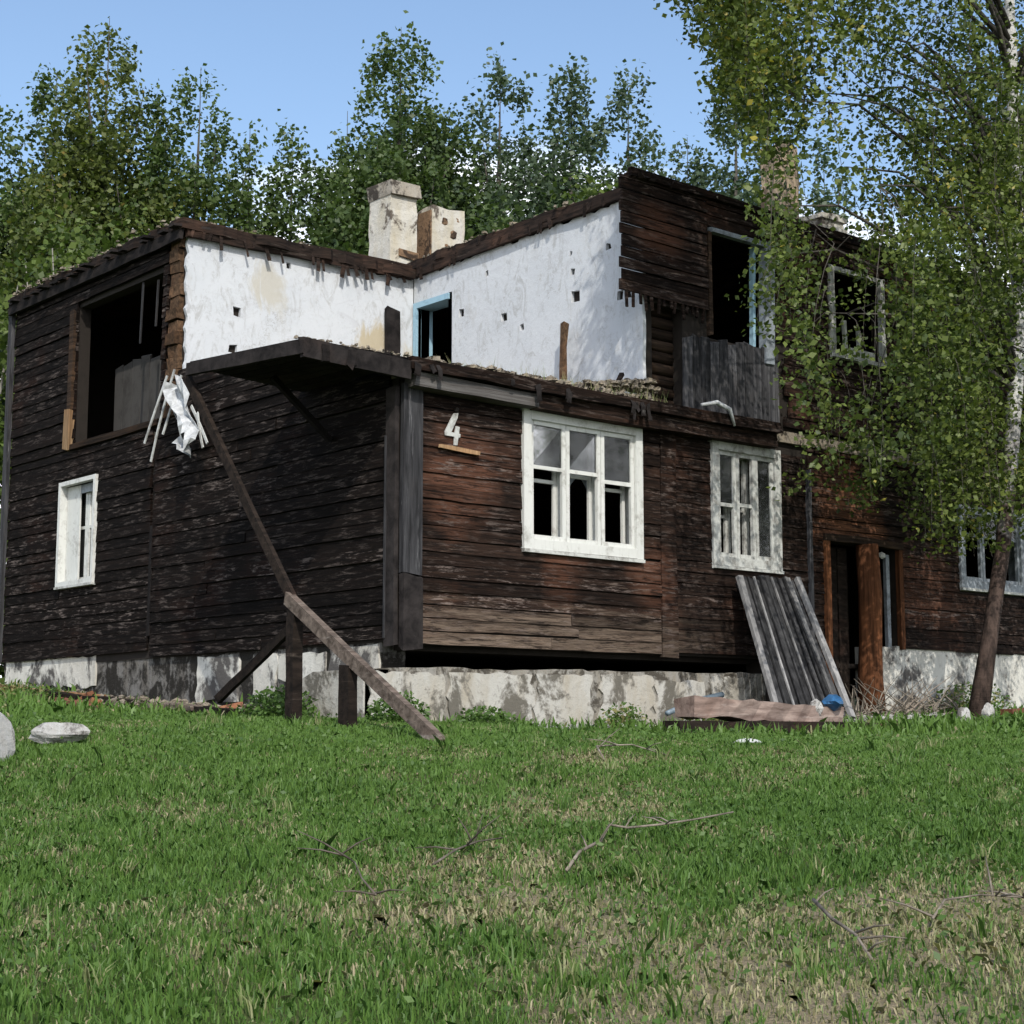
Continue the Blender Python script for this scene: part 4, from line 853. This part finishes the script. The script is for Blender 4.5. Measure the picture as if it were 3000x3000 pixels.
branch('fallen_branch', [(-3.6, -8.75, .06), (-3.4, -8.7, .12), (-3.15, -8.75, .12), (-2.95, -8.9, .1)], .009, .006, 'grey twig on the straw near the right edge', 6)
branch('fallen_branch', [(-.9, -3.9, .04), (-.7, -3.6, .12), (-.45, -3.75, .14), (-.3, -4.0, .06)], .011, .008, 'arched bleached twig on the dry patch below the front foundation', 5)

# ------------------------------------------------------------------ grass, weeds
def np_mesh(name, verts, faces_n, nper, tint=None):
    """verts (N,k,3): N polygons of k corners each"""
    N, k_, _ = verts.shape; me_ = bpy.data.meshes.new(name)
    me_.vertices.add(N * k_); me_.vertices.foreach_set('co', verts.reshape(-1).astype(np.float32))
    me_.loops.add(N * k_); me_.loops.foreach_set('vertex_index', np.arange(N * k_, dtype=np.int32))
    me_.polygons.add(N); me_.polygons.foreach_set('loop_start', np.arange(N, dtype=np.int32) * k_)
    me_.update(calc_edges=True)
    if tint is not None:
        at = me_.attributes.new('tint', 'FLOAT', 'POINT'); at.data.foreach_set('value', np.repeat(tint, k_).astype(np.float32))
    return me_
def vnoise(x, y, sc, seed):
    r = np.random.default_rng(seed); G = r.random((64, 64)); u = x * sc + 1000; v = y * sc + 1000
    i = np.floor(u).astype(int); j = np.floor(v).astype(int); fu = u - i; fv = v - j; fu = fu * fu * (3 - 2 * fu); fv = fv * fv * (3 - 2 * fv)
    g = lambda a, b: G[a % 64, b % 64]
    return (g(i, j) * (1 - fu) + g(i + 1, j) * fu) * (1 - fv) + (g(i, j + 1) * (1 - fu) + g(i + 1, j + 1) * fu) * fv
def fbm(x, y, sc, seed): return .55 * vnoise(x, y, sc, seed) + .3 * vnoise(x, y, sc * 2.1, seed + 1) + .15 * vnoise(x, y, sc * 4.3, seed + 2)
RX, RY = FY, -FX
def lawn(N, s0, s1, power):
    s = s0 + (s1 - s0) * RNG.random(N) ** power; l = (RNG.random(N) * 2 - 1) * (s * .335 + .7)
    return CX + FX * s + RX * l, CY + FY * s + RY * l, s
DRY = [(-4.9, -7.0, .9, .6), (-4.3, -6.3, .8, .5), (-.7, -3.7, 1.0, .65), (-.2, -5.0, 1.2, .35), (-3.15, -9.1, 1.1, 1.2), (-5.0, -9.2, .7, .7), (-4.4, -7.3, 1.0, .55), (-3.7, -8.5, .5, .5), (-2.5, -8.4, .8, .4), (-4.6, -8.2, .9, .45), (-2.6, -5.2, .8, .35), (-5.6, -7.9, .8, .3), (-1.6, -3.0, .6, .3), (-2.4, -7.2, .6, .3)]
def dryness(x, y):
    d = np.zeros_like(x)
    for a, b, r_, k_ in DRY: d = np.maximum(d, k_ * np.exp(-((x - a) ** 2 + (y - b) ** 2) / (2 * (r_ * .6) ** 2)))
    return np.clip(d * 1.55 + .02 + (fbm(x, y, 1.1, 5) - .5) * 1.4 + (fbm(x, y, 4.5, 9) - .5) * 1.5, 0, 1)
at_ = GROUND_ME.attributes.new('dry', 'FLOAT', 'POINT'); at_.data.foreach_set('value', (dryness(gv[:, 0], gv[:, 1]) * np.exp(-((gv[:, 0] + 3) ** 2 + (gv[:, 1] + 5) ** 2) / 500)).astype(np.float32))
def blades(N, s0, s1, power, hmin, hmax, w, seed):
    x, y, s = lawn(N, s0, s1, power)
    ok = ~((x > -.08) & (y > -.08)) & ~((x > -.5) & (y > -.1) & (y < 1.3)) 
    den = fbm(x, y, 2.2, 31 + seed); ok &= RNG.random(N) < np.clip(.35 + den * 1.1, 0, 1)
    # bare rubble strip along the left foundation
    ok &= ~((x > -1.3) & (x < 0) & (y > 1.6) & (RNG.random(N) < .86)); ok &= ~((x > 1.5) & (y > -.7) & (RNG.random(N) < .75))
    ok &= RNG.random(N) > dryness(x, y) * .45
    x, y, s = x[ok], y[ok], s[ok]; n_ = len(x); z = ground(x, y)
    dry = dryness(x, y); isdry = RNG.random(n_) < dry * .9
    tall = fbm(x, y, 1.6, 77); h = (hmin + (hmax - hmin) * RNG.random(n_) ** 1.6) * np.interp(s, [11, 15, 18], [1., .7, 1.]) * (.55 + .95 * tall) * np.where(isdry, .8, 1.)
    a = RNG.random(n_) * 2 * np.pi; lean = np.abs(RNG.normal(0, .42, n_)) + np.where(isdry, .5, .12); la = RNG.random(n_) * 2 * np.pi
    wd = w * (.6 + .8 * RNG.random(n_)) * (.75 + s / 18)
    dx, dy = np.cos(a) * wd / 2, np.sin(a) * wd / 2; lx, ly = np.cos(la) * lean, np.sin(la) * lean
    b0 = np.stack([x - dx, y - dy, z - .01], -1); b1 = np.stack([x + dx, y + dy, z - .01], -1)
    mx, my, mz = x + lx * h * .35, y + ly * h * .35, z + h * .62
    m0 = np.stack([mx - dx * .8, my - dy * .8, mz], -1); m1 = np.stack([mx + dx * .8, my + dy * .8, mz], -1)
    t_ = np.stack([x + lx * h, y + ly * h, z + h * np.clip(1.05 - lean * .35, .35, 1.05)], -1)
    v = np.stack([b0, b1, m1, t_, m0], 1)
    tint = np.where(isdry, .86 + .14 * RNG.random(n_), np.clip(.10 + .62 * RNG.random(n_) * (.5 + .9 * fbm(x, y, .8, 55)) + .28 * np.clip((s - 10.5) / 3, 0, 1), 0, .74))
    return v, tint
v1, t1 = blades(520000, 5.6, 17.5, .75, .022, .075, .0062, 1)
gm = np_mesh('grass', v1, None, 5, t1)
tag(link('grass', gm, 'grass'), 'green lawn grass with dry straw patches sloping up to the house', 'grass', kind='stuff')
nt_ = 330; tx, ty, ts = lawn(nt_, 5.8, 15, .8); kk = 14; tx = np.repeat(tx, kk) + RNG.normal(0, .03, nt_ * kk); ty = np.repeat(ty, kk) + RNG.normal(0, .03, nt_ * kk); th_ = np.repeat(RNG.uniform(.07, .16, nt_), kk) * RNG.uniform(.6, 1.15, nt_ * kk); td = np.repeat(RNG.random(nt_) < .16, kk)
ok = ~((tx > -.5) & (ty > -.2)); tx, ty, th_, td = tx[ok], ty[ok], th_[ok], td[ok]; n_ = len(tx); tz = ground(tx, ty); a = RNG.uniform(0, 6.28, n_); l_ = RNG.uniform(.1, .75, n_); ba = RNG.uniform(0, 6.28, n_); w_ = .0045
bx_, by_ = np.cos(ba) * w_, np.sin(ba) * w_; V = lambda f, z, k: np.stack([tx + np.cos(a) * l_ * th_ * f + bx_ * k, ty + np.sin(a) * l_ * th_ * f + by_ * k, tz + th_ * z], -1)
TV = np.stack([V(0, -.05, -1), V(0, -.05, 1), V(.35, .6, .8), V(1, .95, 0), V(.35, .6, -.8)], 1)
tag(link('tall_grass', np_mesh('tall_grass', TV, None, 5, np.where(td, .80 + .12 * RNG.random(n_), .15 + .55 * RNG.random(n_))), 'grass'), 'taller green and straw-coloured tufts standing out of the lawn', 'grass', kind='stuff')
tag(link('dry_grass', np_mesh('dry_grass', DRYV, None, 3, .8 + .2 * RNG.random(len(DRYV))), 'grass'), 'dry straw and weeds growing on the open upper floor edge', 'grass', kind='stuff')
v2, t2 = blades(45000, 16.5, 31, 1.0, .08, .2, .016, 2)
tag(link('grass', np_mesh('grass', v2, None, 5, t2), 'grass'), 'longer grass growing beside and behind the house', 'grass', kind='stuff')
def leaves(P_, size, aspect=.7, up=.3, rng=RNG, fold=.25):
    """rhombic leaf quads around points"""
    n_ = len(P_); d = rng.normal(size=(n_, 3)); d[:, 2] = d[:, 2] * .6 - .5 * up; d /= np.linalg.norm(d, axis=1)[:, None]
    r = rng.normal(size=(n_, 3)); e = np.cross(d, r); e /= np.linalg.norm(e, axis=1)[:, None]; nn = np.cross(d, e)
    L = (size * (.6 + .8 * rng.random(n_)))[:, None]; W = L * aspect * .5
    return np.stack([P_, P_ + d * L * .45 + e * W + nn * W * fold, P_ + d * L, P_ + d * L * .45 - e * W + nn * W * fold], 1)
# broad weed leaves in the lawn and weed clumps along the foundation
x, y, s = lawn(11000, 5.8, 16.5, .8); ok = (fbm(x, y, 1.3, 91) > .5) & ~((x > -.1) & (y > -.1)) & ~((x > -.5) & (y > -.1) & (y < 1.3)); x, y = x[ok], y[ok]
P_ = np.stack([x, y, ground(x, y) + .03 + .05 * RNG.random(len(x))], -1)
tag(link('weeds', np_mesh('weeds', leaves(P_, .036, .6, -.6), None, 4, RNG.random(len(x)) * .7), 'weed'), 'low broad-leaved weeds scattered through the lawn', 'weeds', kind='stuff')
def clump(x, y, r, h, n_, label, mat='weed', sz=.05, dry=0.):
    q = RNG.normal(size=(n_, 3)); q /= np.linalg.norm(q, axis=1)[:, None]; q *= (RNG.random(n_) ** .5)[:, None]
    P_ = np.stack([x + q[:, 0] * r, y + q[:, 1] * r, gz(x, y) + np.abs(q[:, 2]) * h], -1)
    t_ = RNG.random(n_) * .7; t_[RNG.random(n_) < dry] = .95
    return tag(link('weed_clump', np_mesh('weed_clump', leaves(P_, sz, .55, -.2), None, 4, t_), mat), label, 'weeds', 'weed clumps by the foundations', 'stuff')
clump(-.75, .95, .42, .34, 1500, 'leafy weed clump in front of the rounded concrete porch base')
clump(-.55, -.75, .32, .30, 1000, 'weed clump beside the short post under the pale rail')
clump(.3, -1.0, .35, .2, 800, 'low weeds at the lower end of the pale rail')
clump(2.75, -.4, .30, .30, 700, 'weeds climbing the front foundation below the big window', dry=.3)
clump(4.0, -.5, .35, .35, 700, 'dry weeds between pipe and front foundation', dry=.5)
clump(8.9, -.6, .6, .45, 1400, 'weeds against the far right foundation', dry=.35)
clump(-1.2, 6.5, .8, .22, 1500, 'weeds on the rubble by the left foundation', dry=.35)
clump(7.0, -2.6, .9, .16, 1500, 'low dark weeds on the grass under the birch')

# ------------------------------------------------------------------ trees
def tree_obj(name, x, y, label, group=None):
    e = empty(name, (0, 0, 0)); tag(e, label, 'tree', group); return e
def spire_tree(x, y, top, rad, spires, nl, mat, label, seed, base=2., leaf=.115):
    r = np.random.default_rng(seed); rr = random.Random(seed); z0 = gz(x, y); e = tree_obj('tree', x, y, label, 'trees behind the house')
    H = top - z0; nl = int(nl * 2.6); rad *= rr.uniform(1.2, 1.5); m_ = MB(); m_.tube([(x, y, z0 - .2), (x + .08, y, z0 + H * .35), (x - .05, y + .05, z0 + H * .7), (x, y, top - .9)], [.16, .12, .06, .008], 7)
    pts = []; sp = [(0., 0., top + .35, rad * .62, 6.0), (0, 0, top - 2.8, rad * .8, 5.5)]
    for i in range(spires):
        a = rr.uniform(0, 6.28); d = rad * rr.uniform(.3, .8); sp.append((math.cos(a) * d, math.sin(a) * d, top - rr.uniform(.5, 3.0) - 1.1 * d / rad, rad * rr.uniform(.24, .42), rr.uniform(2.0, 3.6)))
    top += .35
    for i in range(int(spires * .6)):
        a = rr.uniform(0, 6.28); d = rad * rr.uniform(.5, 1.15); sp.append((math.cos(a) * d, math.sin(a) * d, top - rr.uniform(3.4, 5.2), rad * rr.uniform(.4, .6), rr.uniform(2.5, 4.0)))
    tot = sum(s_[3] * s_[4] for s_ in sp)
    for (ox, oy, zt, sr, ln) in sp:
        n_ = int(nl * sr * ln / tot); nc = max(8, n_ // 48); t = r.random(nc) ** .72
        prof = sr * np.minimum(1., t * 1.7) ** .62 * (1 - .35 * np.clip(t - .7, 0, 1)) + .03
        a = r.random(nc) * 6.28; q = r.random(nc) ** .45 * prof
        cc = np.stack([x + ox + np.cos(a) * q, y + oy + np.sin(a) * q, zt - ln * t], -1)
        k_ = r.integers(0, nc, n_); pts.append(cc[k_] + r.normal(size=(n_, 3)) * np.array([.12, .12, .22]))
        m_.tube([(x, y, max(z0 + 1, zt - ln - 1)), (x + ox * .7, y + oy * .7, zt - ln * .6), (x + ox, y + oy, zt - .2)], [.04, .025, .006], 5)
    m_.build('trunk', 'bark_limb', e, True)
    P_ = np.concatenate(pts); g_ = fbm(P_[:, 0] * 1.3 + P_[:, 1], P_[:, 2], .9, seed); tint = np.clip(.12 + .5 * r.random(len(P_)) + (g_ - .5) * .6 + .3 * (r.random(len(P_)) < .07), 0, 1)
    link('crown', np_mesh('crown', leaves(P_, leaf, .8, .2, r), None, 4, tint), mat, e)
    return e
bt = [ # x, y, top, radius, spires, leaves, material, label
 (4.7, 21.6, 13.7, 1.5, 6, 8500, 'leaf_aspen', 'green tree at the left edge, leftmost of the row behind the house'),
 (5.7, 20.8, 14.8, 1.4, 6, 8000, 'leaf_aspen', 'slim green tree just left of the tallest tree'),
 (6.6, 20.1, 16.1, 1.7, 8, 12000, 'leaf_yellow', 'tall yellowing tree above the left roof, tallest at left'),
 (7.5, 19.4, 14.0, 1.3, 6, 8000, 'leaf_aspen', 'green tree right of the tall yellowing tree'),
 (8.2, 18.7, 14.9, 1.2, 6, 8000, 'leaf_aspen', 'slender dark tree above the torn roof corner'),
 (9.1, 18.0, 13.5, 1.1, 5, 7000, 'leaf_aspen', 'low spiry tree above the sunlit plaster wall'),
 (9.8, 17.3, 13.2, 1.1, 5, 7000, 'leaf_aspen', 'small spiry tree left of the broad pointed tree'),
 (10.8, 16.6, 13.9, 1.2, 6, 8000, 'leaf_aspen', 'tree touching the left side of the broad pointed tree'),
 (11.7, 15.8, 15.9, 1.7, 8, 13000, 'leaf_aspen', 'broad pointed tree directly above the limewashed chimney'),
 (12.5, 15.2, 13.6, 1.0, 5, 6500, 'leaf_aspen', 'narrow tree right of the broad pointed tree'),
 (13.4, 14.3, 15.2, 1.35, 7, 10000, 'leaf_cool', 'bluish green tree above the right plaster wall'),
 (14.6, 13.2, 14.9, 1.3, 6, 9000, 'leaf_cool', 'bluish tree left above the torn siding'),
 (15.7, 12.5, 14.7, 1.35, 7, 9500, 'leaf_cool', 'bluish tree directly above the torn siding peak'),
 (16.9, 11.8, 13.4, 1.1, 5, 7000, 'leaf_cool', 'lower bluish tree between the torn siding peak and the birch'),
 (17.9, 11.2, 15.0, 1.2, 6, 8000, 'leaf_cool', 'bluish tree at the gap left of the birch crown'),
 (19.8, 10.2, 13.2, 1.4, 6, 7000, 'leaf_cool', 'bluish tree behind the birch crown, rightmost of the row'),
]
for i, b in enumerate(bt): spire_tree(*b[:5], int(b[5] * (.72 if i < 8 else .9)), b[6], b[7], 100 + i)
def bush(x, y, r, h, n_, mat, label, seed, leaf=.14):
    rg = np.random.default_rng(seed); e = empty('bush'); tag(e, label, 'bush', 'bushes behind the house'); z0 = gz(x, y); nc = max(12, n_ // 60)
    q = rg.normal(size=(nc, 3)); q /= np.linalg.norm(q, axis=1)[:, None]; q *= (rg.random(nc) ** .4)[:, None]; q[:, 2] = np.abs(q[:, 2])
    cc = np.array([x, y, z0 + .3]) + q * np.array([r, r, h]); k_ = rg.integers(0, nc, n_); P_ = cc[k_] + rg.normal(size=(n_, 3)) * .25
    link('crown', np_mesh('crown', leaves(P_, leaf, .75, .1, rg), None, 4, np.clip(rg.random(n_) * .7 + .3 * (rg.random(n_) < .06), 0, 1)), mat, e)
    m_ = MB()
    for i in range(7):
        a = i * .9; m_.tube([(x, y, z0 - .1), (x + math.cos(a) * r * .4, y + math.sin(a) * r * .4, z0 + h * .5), (x + math.cos(a) * r * .6, y + math.sin(a) * r * .6, z0 + h * .85)], [.05, .035, .01], 5)
    m_.build('stem', 'bark_grey', e, True); return e
bush(1.2, 14.8, 2.0, 8.6, 14000, 'leaf_bush', 'dense bright bush left of the house corner', 201)
bush(3.6, 14.2, 2.1, 9.4, 15000, 'leaf_bush', 'dense olive bush behind the left roof edge', 202)
bush(6.3, 13.6, 2.0, 9.2, 13000, 'leaf_yellow', 'yellowish bush rising behind the torn roof corner', 203)
bush(8.8, 13.0, 1.9, 10.0, 13000, 'leaf_aspen', 'dark green bush behind the sunlit plaster wall', 204)
bush(11.2, 12.2, 1.9, 10.4, 13000, 'leaf_aspen', 'dark green bush behind the limewashed chimney', 205)
bush(13.2, 11.6, 1.8, 10.8, 12000, 'leaf_bush', 'fresh green bush behind the right plaster wall', 206)
bush(-.6, 16.4, 1.8, 7.4, 10000, 'leaf_bush', 'bush beyond the left house end, at the picture edge', 207)
bush(15.6, 11.0, 1.7, 10.6, 10000, 'leaf_cool', 'bluish bush behind the torn siding peak', 208)
bush(18.0, 9.6, 1.8, 10.2, 10000, 'leaf_cool', 'bluish bush behind the right chimneys', 209)

# ---- foreground birch
def birch():
    rg = np.random.default_rng(5); rr = random.Random(5)
    e = tree_obj('birch_tree', 0, 0, 'large birch with hanging branches in front of the right facade')
    T = [(7.35, -1.7, .05), (7.72, -1.7, 1.2), (8.04, -1.72, 2.3), (8.32, -1.7, 3.4), (8.54, -1.7, 4.6), (8.68, -1.7, 5.8), (8.8, -1.65, 8.0), (8.9, -1.6, 10.5), (9.0, -1.6, 12.5)]
    m_ = MB(); m_.tube(T, [.135, .098, .095, .095, .1, .1, .088, .06, .02], 11); m_.build('trunk', 'bark_birch', e, True)
    Tv = [Vector(p) for p in T]
    def trunk_at(z):
        for a, b in zip(Tv, Tv[1:]):
            if a.z <= z <= b.z: return a.lerp(b, (z - a.z) / (b.z - a.z))
        return Tv[-1]
    # lower limit of the hanging foliage by X
    bx = [2.4, 2.9, 3.3, 3.8, 4.02, 4.2, 4.65, 5.4, 6.0, 6.5, 7.0, 7.6, 8.6, 11, 13]
    bz = [8.4, 7.3, 6.7, 6.15, 5.2, 3.3, 2.75, 2.75, 2.6, 2.35, 2.1, 2.4, 2.5, 2.6, 3.4]
    limb = MB(); twig = MB(); P_ = []; limbs = []
    for i in range(52):
        z0 = rr.uniform(4.2, 11.0); b = trunk_at(z0); a = rr.uniform(0, 6.28)
        if i % 2: a = math.pi + rr.uniform(-.6, .6)
        reach = rr.uniform(1.4, 4.6) * (1 if z0 < 9.5 else .7); dx = math.cos(a) * reach; dy = math.sin(a) * reach * .4; rise = rr.uniform(.6, 2.2)
        pts = [b]
        for t in (.25, .5, .75, 1.):
            p = b + Vector((dx * t + rr.gauss(0, .08), dy * t + rr.gauss(0, .05), rise * math.sin(t * 2.1))); p.y = min(p.y, -.5); p.x = max(p.x, 3.2); pts.append(p)
        limb.tube(pts, [.045, .034, .024, .015, .006], 6); limbs += pts[1:]
    LA = np.array([[p.x, p.y, p.z] for p in limbs])
    cnt = 0
    while cnt < 1180:
        X = rr.uniform(1.4, 12.2); Y = -.45 - rr.random() ** .8 * 2.7; Xe = X - 1.45 * (Y + 1.7); lo = float(np.interp(Xe, bx, bz)); hi = min(11.8, 8.6 + 1.3 * (Xe - 3))
        if Xe < 2.9: continue
        Z = lo + .3 + (hi - lo) * rr.random()
        if Xe < 4.6 and rr.random() < .35: continue
        dens = float(fbm(np.array([X + .6 * Y]), np.array([Z]), .75, 17)[0])
        if rr.random() > np.clip((dens - .36) * 5., .05, 1): continue
        if 4.5 < Xe < 6.1 and 4.5 < Z < 7.4 and rr.random() < .86: continue
        if 4.2 < Xe < 5.8 and 7.2 < Z < 8.6 and rr.random() < .6: continue
        if 4.0 < Xe < 6.2 and Z < 4.7 and rr.random() < .45: continue
        if Y < -1.6 and 7.9 < Xe < 9.1 and 2.8 < Z < 6.5 and rr.random() < .7: continue
        if 9.2 < Xe and rr.random() < .35: continue
        cnt += 1
        L = min(Z - lo, rr.uniform(.4, 1.7)); p = Vector((X, Y, Z)); sw = Vector((rr.gauss(0, .28), rr.gauss(0, .18), 0)); nseg = 4; st = []
        for j in range(nseg + 1):
            t = j / nseg; st.append(p + sw * t * (1.3 - .5 * t) + Vector((0, 0, .15 * math.sin(t * 3.1) - L * t)))
        if rr.random() < .5: twig.tube(st, [.005, .0045, .004, .003, .002], 3)
        if rr.random() < .3:
            k_ = int(np.argmin(((LA - np.array(p)) ** 2).sum(1))); q0 = Vector(LA[k_])
            if (q0 - p).length < 1.6: twig.tube([q0, q0.lerp(p, .5) + Vector((0, 0, .12)), p], [.008, .006, .004], 4)
        ncl = int(L / .17) + 2; tt = (np.arange(ncl) + rg.random(ncl)) / ncl; q = np.array([[v.x, v.y, v.z] for v in st])
        f_ = np.clip(tt, 0, .999) * nseg; i0 = f_.astype(int); w_ = (f_ - i0)[:, None]; cc = q[i0] * (1 - w_) + q[i0 + 1] * w_ + rg.normal(size=(ncl, 3)) * np.array([.10, .09, .03])
        n_ = ncl * 15; k_ = rg.integers(0, ncl, n_); P_.append(cc[k_] + rg.normal(size=(n_, 3)) * np.array([.085, .085, .075]))
    limb.build('limb', 'bark_limb', e, True); tag(twig.build('twigs', 'bark_limb', e), kind='stuff')
    P_ = np.concatenate(P_); P_ = P_[(P_[:, 1] < -.15)]; xe = P_[:, 0] - 1.45 * (P_[:, 1] + 1.7)
    gap = ((xe > 4.65) & (xe < 5.95) & (P_[:, 2] > 3.9) & (P_[:, 2] < 5.5)) | ((xe > 3.9) & (xe < 5.1) & (P_[:, 2] > 5.3) & (P_[:, 2] < 6.6))
    P_ = P_[~gap | (rg.random(len(P_)) < .22)]
    g_ = fbm(P_[:, 0] + P_[:, 1] * .5, P_[:, 2], .8, 3); tint = np.clip(.05 + .6 * rg.random(len(P_)) + (g_ - .5) * .55 + .35 * (rg.random(len(P_)) < .04 + .22 * (g_ > .58)), 0, 1)
    link('crown', np_mesh('crown', leaves(P_, .045 + .036 * rg.random(len(P_)), .74, .8, rg), None, 4, tint), 'leaf_birch', e)
    return len(P_)
nb = birch()
print('birch leaves', nb, 'grass', len(v1))
